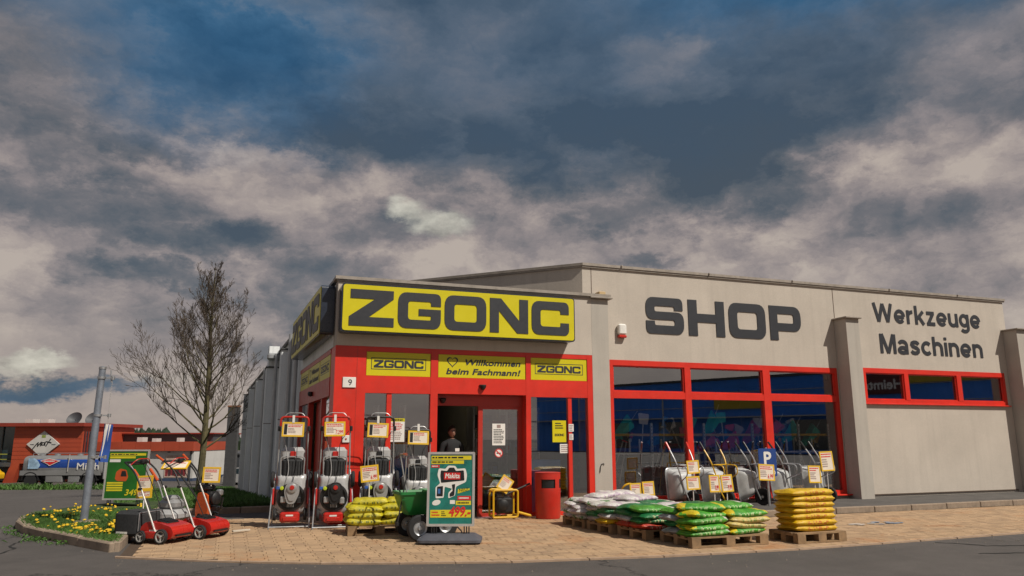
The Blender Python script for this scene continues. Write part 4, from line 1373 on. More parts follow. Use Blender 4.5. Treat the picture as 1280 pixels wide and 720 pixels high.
m = MB(); zz = [0, .15, .5] + [1 + i * .55 for i in range(18)] + [H]
m.tube([trunk_at(z) for z in zz], [trunk_r(z) * (1.5 if z == 0 else 1.15 if z == .15 else 1) for z in zz], 10)
m.build('trunk', BARK, tr)


def grow(mb, p, d, L, r, depth, rg):
    n = 6 if depth < 2 else 4
    pts = [p]; rs = [r]
    q = p.copy(); dd = d.copy()
    kids = []
    for i in range(n):
        dd = (dd + Vector((rg.gauss(0, .09), rg.gauss(0, .09), rg.gauss(0, .05) + (.10 if depth < 2 else .06)))).normalized()
        q = q + dd * (L / n)
        pts.append(q.copy()); rs.append(max(.0062, r * (1 - (i + 1) / (n + .6))))
        kids.append((q.copy(), dd.copy(), rs[-1], (i + 1) / n))
    mb.tube(pts, rs, 5 if depth == 0 else 3, 0 if depth == 0 else 1, cap=False)
    if depth >= 3: return
    cnt = (0, 8, 6, 4)[depth + 1] if depth + 1 < 4 else 3
    if depth == 0: cnt = max(4, round(cnt * min(1.15, L / 2.4)))
    for j in range(cnt):
        k = kids[min(len(kids) - 1, int(rg.uniform(.15, 1.0) * len(kids)))]
        ax = k[1].orthogonal().normalized(); ax = Matrix.Rotation(rg.uniform(0, 2 * PI), 3, k[1]) @ ax
        nd = (k[1] * 1.0 + ax * rg.uniform(.45, .95) + Vector((0, 0, .22))).normalized()
        grow(mb, k[0], nd, L * rg.uniform(.30, .50) * (1.15 - .35 * k[3]), max(.007, k[2] * .72), depth + 1, rg)


n = 50
for i in range(n):
    t = i / (n - 1)
    z = 2.1 + (H - 2.9) * t ** 1.0
    a = i * 2.39996 + rg.uniform(-.4, .4)
    up = .55 + 1.4 * t ** 1.1 + rg.uniform(-.08, .15)
    d = Vector((math.cos(a), math.sin(a), up)).normalized()
    Lm = (3.2 * (1 - t) ** .8 + .85) * rg.uniform(.88, 1.08) * (.75 if t < .05 else 1)
    if t < .30: Lm *= 1 + .12 * (-math.cos(a))
    m = MB(); grow(m, trunk_at(z), d, Lm, max(.014, trunk_r(z) * .36), 0, rg)
    m.build('limb', [BARK, TWIG], tr, recalc=False)
# ------------------------------------------------------------------ goods in front of the shop
PRED = mat('print_red', (.60, .02, .02), .5)
PYEL = mat('card_yellow', (.68, .42, .02), .5, .08)
CARD = mat('price_card', (.70, .62, .52), .6, .06)
MRED = mat('machine_red', (.42, .018, .012), .28, .1, 3, coat=.3)
MWHT = mat('mower_shell', (.42, .42, .42), .35, .15, 4, metal=.15, dirt=.2)
MGRY = mat('engine_silver', (.34, .34, .34), .38, .15, 8, metal=.35)
MESHB = mat('catcher_fabric', (.025, .026, .028), .85, .35, 30)
ORAN = mat('machine_orange', (.50, .075, .012), .35, .1, 3, coat=.2)
YMET = mat('yellow_tube', (.62, .36, .01), .4, .08, 3)
WOOD = mat('pallet_wood', (.26, .165, .085), .85, .35, 5, .5, 40, dirt=.35)
rp = random.Random(77)


def price_sign(label, loc, w_, h, price, rz=0., tilt=0., roll=0., stake=None, strip=False, group='yellow framed price signs', hook=False):
    """yellow framed card; loc is the middle of the card"""
    o = thing('price_sign', label, 'price sign', loc, rz, group)
    M = RX(-tilt) @ RY(roll)
    k = MB(); e = .028 if w_ > .2 else .022
    k.prism([(-w_ / 2, -h / 2), (w_ / 2, -h / 2), (w_ / 2, h / 2), (-w_ / 2, h / 2)], -.014, .006, [[(-w_ / 2 + e, -h / 2 + e), (-w_ / 2 + e, h / 2 - e), (w_ / 2 - e, h / 2 - e), (w_ / 2 - e, -h / 2 + e)]], 0, M @ FACE)
    k.build('frame', PYEL, o, smooth=0)
    k = MB(); k.box((-w_ / 2 + e * .8, -.002, -h / 2 + e * .8), (w_ / 2 - e * .8, .010, h / 2 - e * .8), 0, M); k.build('card', CARD, o, smooth=0)
    k = MB(); a, b, c, d = -w_ / 2 + e * 1.3, w_ / 2 - e * 1.3, -h / 2 + e * 1.3, h / 2 - e * 1.3
    if strip: rect(k, a - .003, c, a + .05, d, .0035, 1, M @ FACE); a += .065
    scribble(k, a, d - (d - c) * .30, b, d, .0042, 0, M @ FACE, rp, 2)
    scribble(k, a, c + (d - c) * .12, a + (b - a) * .6, d - (d - c) * .34, .0042, 2, M @ FACE, rp, 4)
    if price: put_text(k, price, b - (b - a) * .46, c + (d - c) * .04, (d - c) * .34, .0048, 0, M @ FACE, bold=.012, shear=.15, fit=(b - a) * .45)
    k.build('print', [PRED, BLACK, mat('print_grey', (.30, .22, .20), .6)], o, smooth=0, recalc=False)
    if stake is not None:
        k = MB(); k.tube([(0, .016, -h / 2 + .02), (0, .02, -stake)], .009, 6); k.build('stake', WHITE, o)
    if hook:
        k = MB(); k.box((-.02, .0, h / 2 - .01), (.02, .006, h / 2 + .12)); k.build('hanger', WHITE, o)
    return o


def wheel(parent, c, r, wdt, axis='x', hub=STEEL, spokes=0, hr=.55, name='wheel'):
    Mx = T(*c) @ (RY(PI / 2) if axis == 'x' else RX(PI / 2))
    k = MB(); k.lathe([(r * hr, -wdt / 2), (r * .90, -wdt / 2), (r, -wdt * .28), (r, wdt * .28), (r * .90, wdt / 2), (r * hr, wdt / 2), (r * hr, -wdt / 2)], 20, 0, Mx)
    o = k.build(name, RUBBER, parent)
    k = MB()
    if spokes:
        k.lathe([(r * hr * .86, -wdt * .4), (r * hr, -wdt * .4), (r * hr, wdt * .4), (r * hr * .86, wdt * .4), (r * hr * .86, -wdt * .4)], 20, 0, Mx)
        k.lathe([(0, -wdt * .45), (r * .17, -wdt * .45), (r * .17, wdt * .45), (0, wdt * .45)], 12, 0, Mx)
        for i in range(spokes):
            k.box((r * .1, -r * .09, -wdt * .3), (r * hr * .92, r * .09, wdt * .3), 0, Mx @ RZ(2 * PI * i / spokes + .5))
    else:
        for sgn in (1, -1):
            k.lathe([(r * hr, 0), (r * hr, wdt * .40 * sgn), (r * hr * .8, wdt * .25 * sgn), (r * .22, wdt * .32 * sgn), (r * .15, wdt * .52 * sgn), (0, wdt * .52 * sgn)], 16, 0, Mx)
    k.build('hub', hub, o)
    return o


def bend(pts, r=.06, n=4):
    """round the corners of a polyline"""
    P = [Vector(q) for q in pts]; out = [P[0]]
    for i in range(1, len(P) - 1):
        a = (P[i - 1] - P[i]); b = (P[i + 1] - P[i]); rr = min(r, a.length * .45, b.length * .45)
        A_, B_ = P[i] + a.normalized() * rr, P[i] + b.normalized() * rr
        for k in range(n + 1):
            u = k / n; out.append(A_ * (1 - u) ** 2 + P[i] * 2 * u * (1 - u) + B_ * u * u)
    return out + [P[-1]]


# ---- mowers stood upright on display racks
def mower(label, loc, rz, top, cover, seat=True, s=1.):
    o = thing('lawn_mower', label, 'lawn mower', loc, rz, 'lawn mowers stood upright by the entrance')
    o.scale = (s, s, s)
    k = MB()
    for sg in (-1, 1):
        k.tube(bend([(sg * .33, -.26, 0), (sg * .31, -.10, .55), (sg * .27, .10, .95)]), .013, 7)
        k.tube([(sg * .33, -.26, .012), (sg * .31, .22, .012), (sg * .27, .14, .80)], .012, 7)
    k.tube([(-.335, -.26, .03), (.335, -.26, .03)], .013, 7); k.tube([(-.31, .2, .012), (.31, .2, .012)], .012, 7)
    k.build('display_rack', STEEL, o)
    # deck
    k = MB()
    pf = [(.0, .235, .30), (.05, .255, .33), (.11, .235, .29), (.15, .19, .23)]
    loops = []
    for (d, hw, hh) in [(.02, .26, .33), (-.05, .27, .34), (-.10, .24, .31), (-.13, .20, .26)]:
        pts = rpoly([(-hw, .55 - hh, .12), (hw, .55 - hh, .12), (hw * .92, .55 + hh, .06), (-hw * .92, .55 + hh, .06)], 5)
        loops.append([(x, d, z) for x, z in pts])
    n = len(loops[0]); vs = [q for l in loops for q in l]
    fs = [(a * n + i, a * n + (i + 1) % n, (a + 1) * n + (i + 1) % n, (a + 1) * n + i) for a in range(3) for i in range(n)] + [tuple(range(3 * n, 4 * n)), tuple(range(n))]
    k.add(vs, fs); dk = k.build('deck', MWHT, o, smooth=50)
    k = MB(); k.cbox((-.215, -.145, .66), (.06, .02, .05), 0, None, .005); k.build('sticker', mat('sticker_blue', (.03, .09, .35), .5), dk)
    # engine well and engine
    k = MB(); k.lathe([(.225, .0), (.235, .035), (.20, .04), (.20, .012), (0, .012)], 24, 0, T(.0, -.125, .505) @ RX(PI / 2)); en = k.build('engine', BLACK, o)
    k = MB(); k.prism(rpoly([(-.05, .40, .05), (.07, .40, .05), (.155, .60, .09), (.115, .755, .08), (-.07, .755, .08), (-.115, .60, .08)], 6), .16, .245, (), 0, FACE)
    k.prism(rpoly([(-.02, .45, .03), (.05, .45, .03), (.115, .60, .06), (.085, .725, .06), (-.045, .725, .06), (-.08, .60, .06)], 6), .245, .262, (), 0, FACE)
    k.build('engine_cover', MGRY if cover != 'black' else BLACK, en, smooth=30)
    k = MB(); k.lathe([(.075, 0), (.08, .018), (.055, .03), (0, .03)], 18, 0, T(.02, -.262, .66) @ RX(PI / 2)); k.build('starter_dome', MGRY if cover != 'black' else RUBBER, en)
    k = MB(); k.lathe([(.04, 0), (.035, .012), (0, .014)], 12, 0, T(.02, -.292, .672) @ RX(PI / 2)); k.build('badge', MRED, en)
    k = MB(); k.lathe([(.032, 0), (.032, .05), (0, .055)], 8, 0, T(-.15, -.15, .66) @ RX(PI / 2)); k.build('oil_cap', mat('cap_lime', (.45, .55, .02), .5), en)
    k = MB(); k.cbox((-.12, -.17, .47), (.10, .08, .11), 0, None, .015); k.build('carburettor', MGRY, en)
    k = MB(); k.cbox((.135, -.17, .45), (.09, .08, .12), 0, None, .02); k.build('air_filter', BLACK if cover != 'black' else MGRY, en)
    k = MB()
    for i in range(5): k.box((-.05 + i * .024, -.20, .345), (-.040 + i * .024, -.14, .40))
    k.build('cooling_fin', STEEL, en)
    # front cover
    k = MB(); k.cbox((0, -.16, .18), (.33, .15, .17), 0, None, .03); k.cbox((0, -.245, .155), (.22, .03, .07), 0, None, .012); fc = k.build('front_cover', MRED if cover != 'plain' else MGRY, o)
    k = MB(); rect(k, -.06, .20, .06, .225, .2385, 0, FACE); k.build('badge', WHITE, fc, smooth=0)
    for sg in (-1, 1):
        wheel(o, (sg * .25, -.10, .22), .10, .05, 'x', MWHT)
        wheel(o, (sg * .315, -.04, .80), .135, .055, 'x', MRED if top == 'red' else MGRY)
        k = MB(); k.prism(rpoly([(-.17, .38, .05), (.10, .36, .05), (.14, .60, .05), (-.10, .66, .05)]), sg * .275, sg * .30, (), 0, RY(PI / 2) @ RZ(0) @ Matrix(((0, -1, 0, 0), (1, 0, 0, 0), (0, 0, 1, 0), (0, 0, 0, 1))))
        k.build('side_guard', MRED if top == 'red' else BLACK, o)
    # catcher: fabric below, pale hood above
    k = MB(); k.cbox((0, -.03, .99), (.36, .16, .34), 0, None, .05); ct = k.build('catcher', MESHB, o)
    k = MB()
    for i in range(7): k.tube([(-.14 + i * .047, -.113, .86), (-.14 + i * .047, -.113, 1.1)], .005, 4)
    k.build('catcher_rib', BLACK, ct)
    k = MB(); k.cbox((0, .02, 1.20), (.42, .16, .28), 0, None, .06); hd = k.build('catcher_hood', MWHT, o)
    k = MB(); k.cbox((0, -.07, 1.22), (.10, .03, .10), 0, None, .012); k.build('flap_handle', MRED if top == 'red' else BLACK, hd)
    k = MB(); k.tube(bend([(-.19, -.09, .88), (-.20, -.10, 1.18), (.20, -.10, 1.18), (.19, -.09, .88)]), .011, 7); k.build('catcher_frame', MGRY, o)
    # handle
    tubeM = MGRY
    for sg in (-1, 1):
        k = MB(); k.tube(bend([(sg * .25, -.02, .78), (sg * .245, -.06, 1.15), (sg * .235, -.08, 1.72)]), .0125, 8); k.build('handle_tube', tubeM, o)
        k = MB(); k.cbox((sg * .25, -.09, 1.66), (.05, .06, .09), 0, None, .01); k.build('lever_box', BLACK, o)
    k = MB(); k.tube(bend([(-.235, -.08, 1.70), (-.235, -.085, 1.86), (.235, -.085, 1.86), (.235, -.08, 1.70)], .09), .019, 8); k.build('handle_bar', MRED if top == 'red' else BLACK, o)
    k = MB(); k.tube(bend([(-.21, -.07, 1.80), (-.13, -.05, 1.93), (.13, -.05, 1.93), (.21, -.07, 1.80)], .05), .008, 6); k.build('bail', MGRY, o)
    for j in range(2):
        k = MB(); k.tube(bend([(-.22 + j * .43, -.1, 1.62), (-.14 + j * .2, -.12, 1.42), (-.05 + j * .12, -.13, 1.0), (-.08 + j * .1, -.17, .76)], .15), .006, 5); k.build('cable', BLACK if j else MWHT, o)
    return o


mower('red and white lawn mower stood upright, leftmost of the row', (-.66, -.10, .02), -.12, 'red', 'silver')
mower('red and white mower with black engine upright at the red corner', (.02, -.42, .02), -.10, 'red', 'black')
mower('silver mower stood upright behind the pallet of lime yellow sacks', (.77, -.50, .02), -.08, 'black', 'plain')
mower('small dark mower upright behind the green spreader', (1.46, -.52, .02), -.05, 'black', 'plain', s=.88)
price_sign('price sign hung on the leftmost upright mower', (-.70, -.30, 1.665), .37, .25, '', -.15, .1, .02, None, True, hook=True)
price_sign('price sign hung on the mower at the red corner', (-.03, -.62, 1.67), .35, .25, '7.299', -.12, .1, -.02, None, hook=True)
price_sign('price sign hung on the silver mower behind the sacks', (.70, -.70, 1.65), .36, .25, '', -.1, .1, .04, None, True, hook=True)
price_sign('price sign hung on the dark mower beside the door', (1.42, -.72, 1.52), .37, .24, '', -.08, .1, .03, None, True, hook=True)

# ---- pallets and sacks
def pallet(label, loc, rz, Lx=1.2, Ly=.8):
    o = thing('pallet', label, 'pallet', loc, rz, 'wooden pallets on the paving')
    ys_ = [-Ly / 2 + .05, 0, Ly / 2 - .05]
    for j, y in enumerate(ys_):
        k = MB(); k.box((-Lx / 2, y - .05, .0), (Lx / 2, y + .05, .02)); k.build('bottom_board', WOOD, o, smooth=0)
        for x in (-Lx / 2 + .07, 0, Lx / 2 - .07):
            k = MB(); k.box((x - .07, y - .05, .0205), (x + .07, y + .05, .0985)); k.build('block', WOOD, o, (0, 0, 0), smooth=0)
    for x in (-Lx / 2 + .07, 0, Lx / 2 - .07):
        k = MB(); k.box((x - .07, -Ly / 2, .099), (x + .07, Ly / 2, .1205)); k.build('stringer', WOOD, o, smooth=0)
    for i in range(5):
        y = -Ly / 2 + .055 + i * (Ly - .11) / 4
        k = MB(); k.box((-Lx / 2, y - .055 + rp.uniform(0, .006), .121), (Lx / 2, y + .055, .142 + rp.uniform(-.001, .001))); k.build('top_board', WOOD, o, smooth=0)
    return o


def sack_mat(name, body, ends=None, blot=None, text_col=None, endpos=.30, panel=None, both=False):
    m = bpy.data.materials.new(name); m.use_nodes = True
    t = m.node_tree; p = t.nodes['Principled BSDF']; N = NT(t)
    oc = N.n('ShaderNodeTexCoord').outputs['Object']
    x, y, z = N.sep(oc)[:3]
    nz = N.noise(oc, 6, 4, .6)
    c = N.mix(N.rng(nz, .3, .7), tuple(q * .82 for q in body), tuple(min(1, q * 1.1) for q in body))
    ax = N.m('ABSOLUTE', x)
    if ends:
        c = N.mix(N.rng(N.m('ADD', ax if both else x, N.m('MULTIPLY', y, .35)), endpos - .12, endpos - .115), c, ends)
    if panel:
        c = N.mix(N.m('MULTIPLY', N.rng(ax, endpos - .17, endpos - .165, 1, 0), N.rng(N.m('ABSOLUTE', N.m('ADD', y, .02)), .085, .09, 1., 0.)), c, panel)
    if blot:
        c = N.mix(N.rng(N.noise(N.v('ADD', oc, (3., 1., 4.)), 7, 2, .4), .58, .62), c, blot)
    if text_col:
        br = N.n('ShaderNodeTexBrick'); br.inputs['Scale'].default_value = 16; br.inputs['Mortar Size'].default_value = .045; br.inputs['Brick Width'].default_value = .42; br.inputs['Row Height'].default_value = .62
        br.inputs['Color1'].default_value = (1, 1, 1, 1); br.inputs['Color2'].default_value = (.0, .0, .0, 1); br.inputs['Mortar'].default_value = (0, 0, 0, 1)
        t.links.new(N.comb(x, N.m('ADD', z, y)), br.inputs['Vector'])
        msk = N.m('MULTIPLY', N.rng(N.sep(br.outputs[0])[0], .45, .55), N.m('MULTIPLY', N.rng(ax, .19, .195, 1, 0), N.rng(N.m('ABSOLUTE', z), .020, .022, 1, 0)))
        c = N.mix(msk, c, text_col)
    t.links.new(c, p.inputs['Base Color'])
    t.links.new(N.rng(N.noise(oc, 25, 3, .6), .3, .7, .28, .5), p.inputs['Roughness'])
    b = N.n('ShaderNodeBump'); b.inputs['Strength'].default_value = .8; b.inputs['Distance'].default_value = .02
    t.links.new(N.noise(oc, 15, 6, .68, 1.6), b.inputs['Height']); t.links.new(b.outputs[0], p.inputs['Normal'])
    return m


S_WHITE = sack_mat('sack_white', (.60, .57, .55), None, (.46, .38, .44), (.30, .16, .30))
S_WHITG = sack_mat('sack_white_green_print', (.58, .57, .53), None, (.10, .24, .08), (.03, .14, .05))
S_GREEN = sack_mat('sack_dark_green', (.012, .15, .045), (.55, .52, .46), (.02, .20, .06), (.60, .58, .30))
S_LGREEN = sack_mat('sack_bright_green', (.05, .27, .02), (.62, .48, .015), (.08, .34, .03), (.50, .60, .30), .30, None, True)
S_LGRWH = sack_mat('sack_green_white_end', (.055, .25, .022), (.55, .53, .47), (.09, .34, .04), (.50, .60, .30))
S_CREAM = sack_mat('sack_cream', (.58, .45, .14), (.60, .40, .02), (.55, .46, .20), (.20, .28, .05))
S_RED = sack_mat('sack_red', (.42, .028, .012), None, (.48, .06, .02), (.60, .40, .30))
S_YEL = sack_mat('sack_yellow', (.64, .40, .008), None, (.60, .36, .01), (.45, .05, .01))
S_LIME = sack_mat('sack_lime_yellow', (.50, .43, .012), None, (.42, .37, .02), (.12, .14, .02))
S_GREY = sack_mat('sack_grey', (.36, .37, .39), None, (.28, .29, .32))

_bag = {}


def sack_mesh(L, Wd, Hh, var, mt, flat=3.2):
    key = (L, Wd, Hh, var, mt.name)
    if key in _bag: return _bag[key]
    nx, ny = 22, 14
    rr = random.Random(var * 31 + 5); off = Vector((rr.uniform(0, 50), rr.uniform(0, 50), rr.uniform(0, 50)))
    vs = []; fs = []
    for sd in (1, -1):
        for j in range(ny + 1):
            for i in range(nx + 1):
                u = math.sin((i / nx * 2 - 1) * PI / 2) ; v_ = math.sin((j / ny * 2 - 1) * PI / 2)
                th = max(0., 1 - abs(u) ** flat) ** .5 * max(0., 1 - abs(v_) ** (flat * .75)) ** .5
                px_ = u * L / 2 * (1 - .05 * abs(v_) ** 4 + .05 * noise.noise(Vector((0, v_ * 2, 3)) + off)); py_ = v_ * Wd / 2 * (1 - .07 * abs(u) ** 4)
                q = noise.noise(Vector((px_ * 7, py_ * 7, sd)) + off) * .30 + noise.noise(Vector((px_ * 19, py_ * 19, sd)) + off) * .09
                crease = -.10 * math.exp(-((abs(u) - .86) / .05) ** 2) + .16 * math.sin(v_ * 17 + off.x) * max(0, abs(u) - .55) * 1.6 * (1 - v_ * v_)
                if abs(u) > .93: th = min(th, .16)
                vs.append((px_, py_, sd * Hh / 2 * th * (1 + q * (1.0 if sd > 0 else .4) + crease) + noise.noise(Vector((px_ * 4, py_ * 4, 9)) + off) * Hh * .22))
    for sd in range(2):
        o_ = sd * (nx + 1) * (ny + 1)
        for j in range(ny):
            for i in range(nx):
                f = (o_ + j * (nx + 1) + i, o_ + j * (nx + 1) + i + 1, o_ + (j + 1) * (nx + 1) + i + 1, o_ + (j + 1) * (nx + 1) + i)
                fs.append(f if sd == 0 else f[::-1])
    me = bpy.data.meshes.new('sack'); me.from_pydata(vs, [], fs); me.materials.append(mt)
    me.polygons.foreach_set('use_smooth', [True] * len(fs)); me.update()
    _bag[key] = me
    return me


def sack(label, loc, rz, mt, L=.60, Wd=.40, Hh=.13, var=None, tilt=(0, 0), group=None, flat=8):
    o = link('sack', sack_mesh(L, Wd, Hh, rp.randrange(4) if var is None else var, mt, flat), None, loc, (tilt[0], tilt[1], rz))
    return tag(o, label, 'sack', group)


ORD = ['bottom', 'second', 'third', 'fourth', 'fifth', 'sixth', 'top']
# yellow stack at the right
pallet('pallet under the tall yellow sack stack on the right', (6.36, -4.70, .022), 0., .88, .62)
for i in range(7):
    sack(f'yellow sack with red print, {ORD[i]} layer of the tall right stack', (6.36 + rp.uniform(-.014, .014), -4.69 + rp.uniform(-.015, .015), .208 + i * .083), rp.uniform(-.02, .02), S_YEL, .80, .47, .092, i % 4, (0, rp.uniform(-.008, .008)), 'yellow sacks of the tall stack', 14)
# row of pallets
PX = 4.86
PDX = {-1.78: -.33, -2.62: -.27, -3.46: -.15, -4.42: -.07}
for (y, lb) in ((-1.78, 'pallet under the white sacks next to the red bin'), (-2.62, 'pallet under green and white sacks behind the red ones'), (-3.46, 'pallet carrying the two red sacks'), (-4.42, 'pallet under the bright green sacks at the road end of the row')):
    pallet(lb, (PX + PDX[y] + (.12 if y < -4 else 0), y, .022), 0.05 if y > -4 else -.02, 1.25, .80 if y > -4 else .86)


def pile(y, specs, what):
    """specs: per layer list of (x, dy, rz, material, word)"""
    for li, layer in enumerate(specs):
        for (x, dy, rz, mt, wd, z) in layer:
            sack(f'{wd}, {ORD[li] if li < len(specs) - 1 else "topmost"} layer {what}', (x + PDX[y], y + dy, z), rz + rp.uniform(-.05, .05), mt, .68, .42, .098, None, (rp.uniform(-.05, .05), rp.uniform(-.05, .05)), 'sacks on the pallet row')


W1 = 'on the pallet beside the red bin'
def lay(y0, li, mats_, words, rot, jit=.02, xs_=(4.53, 5.17), dys=(-.20, .20), zoff=.0):
    out = []; k = 0
    for x in xs_:
        for dy in dys:
            out.append((x + rp.uniform(-jit, jit), dy + rp.uniform(-jit, jit), rot + rp.uniform(-.12, .12), mats_[k % len(mats_)], words[k % len(words)], .200 + li * .080 + zoff)); k += 1
    return out


def pos4(w_): return [w_ + ' at the aisle corner', w_ + ' at the far left', w_ + ' at the near right', w_ + ' at the far right']


pile(-1.78, [lay(0, 0, [S_WHITG, S_WHITE, S_WHITG, S_WHITE], pos4('white sack'), 0), lay(0, 1, [S_WHITE, S_WHITG, S_WHITE], pos4('white sack'), .1, xs_=(4.50, 5.1)),
              lay(0, 2, [S_WHITE], pos4('white sack'), -.1, .05, (4.55, 5.15)), lay(0, 3, [S_WHITE, S_WHITG], pos4('white sack'), .15, .06, (4.62, 5.12)), [(4.80, -.1, .3, S_WHITE, 'rumpled white sack left', .525), (5.15, .12, -.2, S_WHITE, 'rumpled white sack right', .53)]], W1)
W2 = 'on the second pallet from the bin'
pile(-2.62, [lay(0, 0, [S_YEL, S_WHITE, S_GREEN, S_WHITE], ['yellow-printed sack', 'white sack at the back left', 'dark green sack', 'white sack at the back right'], 0),
              lay(0, 1, [S_WHITE, S_GREEN, S_WHITG, S_GREEN], ['white sack near left', 'dark green sack back left', 'white and green sack', 'dark green sack back right'], .05),
              lay(0, 2, [S_GREEN, S_WHITE, S_WHITG, S_WHITE], ['dark green sack at the aisle corner'] + pos4('grey-white sack')[1:], .1), lay(0, 3, [S_WHITE, S_WHITG, S_GREEN, S_WHITE], ['pale sack at the aisle corner', 'green-printed sack at the far left', 'dark green sack at the near right', 'pale sack at the far right'], .0), [(4.95, 0., .2, S_WHITE, 'single pale sack', .525)]], W2)
W3 = 'on the pallet of the red sacks'
pile(-3.46, [lay(0, 0, [S_RED, S_RED, S_GREEN, S_WHITE], ['red sack nearer the road', 'red sack nearer the bin', 'green sack right', 'white sack right'], PI / 2 * 0 + 0.0, .01),
              lay(0, 1, [S_GREEN, S_WHITE, S_GREY, S_GREEN], ['green sack at the road corner', 'white sack at the bin corner', 'grey sack', 'green sack at the window side'], 0),
              lay(0, 2, [S_GREEN, S_GREEN, S_LGREEN, S_GREEN], ['white-ended dark green sack', 'dark green sack behind it', 'yellow-ended green sack', 'dark green sack at the back'], .08), lay(0, 3, [S_LGRWH, S_GREEN, S_GREEN, S_WHITE], ['white-ended bright green sack in front', 'dark green sack behind', 'dark green sack at the window side', 'white sack at the back'], -.06)], W3)
W4 = 'on the bright green pallet'
pile(-4.42, [lay(0, 0, [S_LGRWH, S_GREY, S_LGREEN, S_GREY], ['white-ended green sack left', 'grey sack behind left', 'yellow-ended green sack right', 'grey sack behind right'], .02, .01, (4.68, 5.30)),
              lay(0, 1, [S_LGREEN, S_GREEN, S_CREAM, S_LGRWH], ['yellow-ended green sack askew', 'dark green sack behind', 'cream sack near right', 'green sack far right'], .12, .03, (4.70, 5.32)),
              [(5.36, -.22, .05, S_CREAM, 'cream and yellow sack stacked at the right', .36), (4.66, -.2, .1, S_LGRWH, 'white-ended green sack near left', .36), (4.62, .18, -.1, S_GREY, 'grey sack at the left back', .365), (5.3, .2, .1, S_LGRWH, 'green sack at the right back', .37)],
              [(5.34, -.2, -.06, S_LGREEN, 'yellow-ended green sack near right', .44), (4.68, -.18, .2, S_LGREEN, 'yellow-ended green sack near left', .44), (4.66, .2, .0, S_LGRWH, 'white-ended green sack at the left back', .445), (5.32, .2, .1, S_GREEN, 'dark green sack at the right back', .445)],
              [(4.72, -.08, -.35, S_LGREEN, 'yellow-ended bright green sack slumped left', .53), (5.28, .02, .12, S_LGRWH, 'white-ended bright green sack right', .53), (4.95, .28, .5, S_GREEN, 'dark green sack lying across the back', .52)]], W4)
# lime yellow sacks by the mowers
pallet('small pallet under the lime yellow sacks before the mowers', (.62, -1.42, .022), -.10, 1.0, .72)
for li in range(4):
    for j, (x, dy) in enumerate([(.36, -.16), (.90, -.18), (.38, .16), (.92, .15)][:4 if li < 2 else (3 if li == 2 else 2)]):
        sack(f'lime yellow sack, {ORD[li] if li < 3 else "topmost"} layer before the mowers, ' + ['left front', 'right front', 'left back', 'right back'][j], (x + rp.uniform(-.03, .03) + (.08 if li == 3 else 0), -1.42 + dy + (.08 if li == 3 else 0), .215 + li * .098), -.1 + rp.uniform(-.15, .15), S_LIME, .56, .36, .125, None, (rp.uniform(-.06, .06), rp.uniform(-.06, .06)), 'lime yellow sacks before the mowers')
price_sign('price sign reading 6.99 stuck in the lime yellow sacks', (.44, -1.50, .95), .29, .26, '6.99', -.15, .05, -.10, .40)

# ---- green spreader carts
GRNP = mat('green_plastic', (.012, .16, .035), .42, .12, 4, coat=.1)


def spreader(label, loc, rz, handle=True):
    o = thing('spreader_cart', label, 'spreader', loc, rz, 'green drop spreaders beside the poster')
    k = MB()
    lo = rrect(-.19, -.14, .19, .14, .05); hi = rrect(-.33, -.24, .33, .24, .06); n = len(lo)
    lv2 = [(lo, .36), ([(a * .45 + c * .55, b * .45 + d * .55) for (a, b), (c, d) in zip(lo, hi)], .46), (hi, .66), ([(x * 1.06, y * 1.06) for x, y in hi], .66), ([(x * 1.06, y * 1.06) for x, y in hi], .70), ([(x * .96, y * .96) for x, y in hi], .70), ([(x * .7, y * .7) for x, y in hi], .52)]
    vs = [(x, y, z) for L_, z in lv2 for x, y in L_]
    k.add(vs, [(a * n + i, a * n + (i + 1) % n, (a + 1) * n + (i + 1) % n, (a + 1) * n + i) for a in range(len(lv2) - 1) for i in range(n)] + [tuple(range(n)), tuple(range((len(lv2) - 1) * n, len(lv2) * n))])
    hp = k.build('hopper', GRNP, o, smooth=40)
    for z in (.50, .585):
        q = (z - .36) / .30; w_ = .19 + .14 * q + .006; d_ = .14 + .10 * q + .008
        k = MB(); k.box((-w_, -d_, z), (w_, d_, z + .010)); k.build('rib', GRNP, hp, smooth=0)
    for sg in (-1, 1): wheel(o, (-.06, sg * .34, .19), .19, .085, 'y', STEEL, 0, .55)
    k = MB(); k.tube([(-.06, -.38, .19), (-.06, .38, .19)], .012, 8); k.tube([(-.06, -.2, .19), (-.02, -.1, .37)], .01, 6); k.tube([(-.06, .2, .19), (-.02, .1, .37)], .01, 6); k.tube([(-.02, 0, .36), (.3, 0, .05), (.32, 0, .0)], .012, 6); k.build('axle_frame', BLACK, o)
    if handle:
        k = MB(); k.tube(bend([(-.36, -.20, .26), (-.24, -.12, .80), (-.20, -.1, .95)], .1), .011, 7); k.lathe([(0, -.035), (.03, -.02), (.03, .02), (0, .035)], 10, 0, T(-.365, -.205, .245)); k.build('setting_lever', BLACK, o)
        k = MB(); k.tube(bend([(-.1, .1, .45), (-.22, .16, 1.10), (-.25, .16, 1.25), (-.25, -.2, 1.25)], .06), .012, 7); k.build('push_handle', MGRY, o)
        k = MB(); k.tube([(-.25, -.06, 1.25), (-.25, -.20, 1.25)], .018, 7); k.build('grip', ORAN, o)
    return o


spreader('green spreader cart with black wheels left of the teal poster', (1.02, -2.42, .022), .05)
spreader('green spreader cart hidden behind the teal poster, only its wheels showing', (1.50, -2.15, .022), .0, False)

# ---- poster stands
BASEM = mat('stand_base_plastic', (.075, .078, .095), .55, .2, 6)


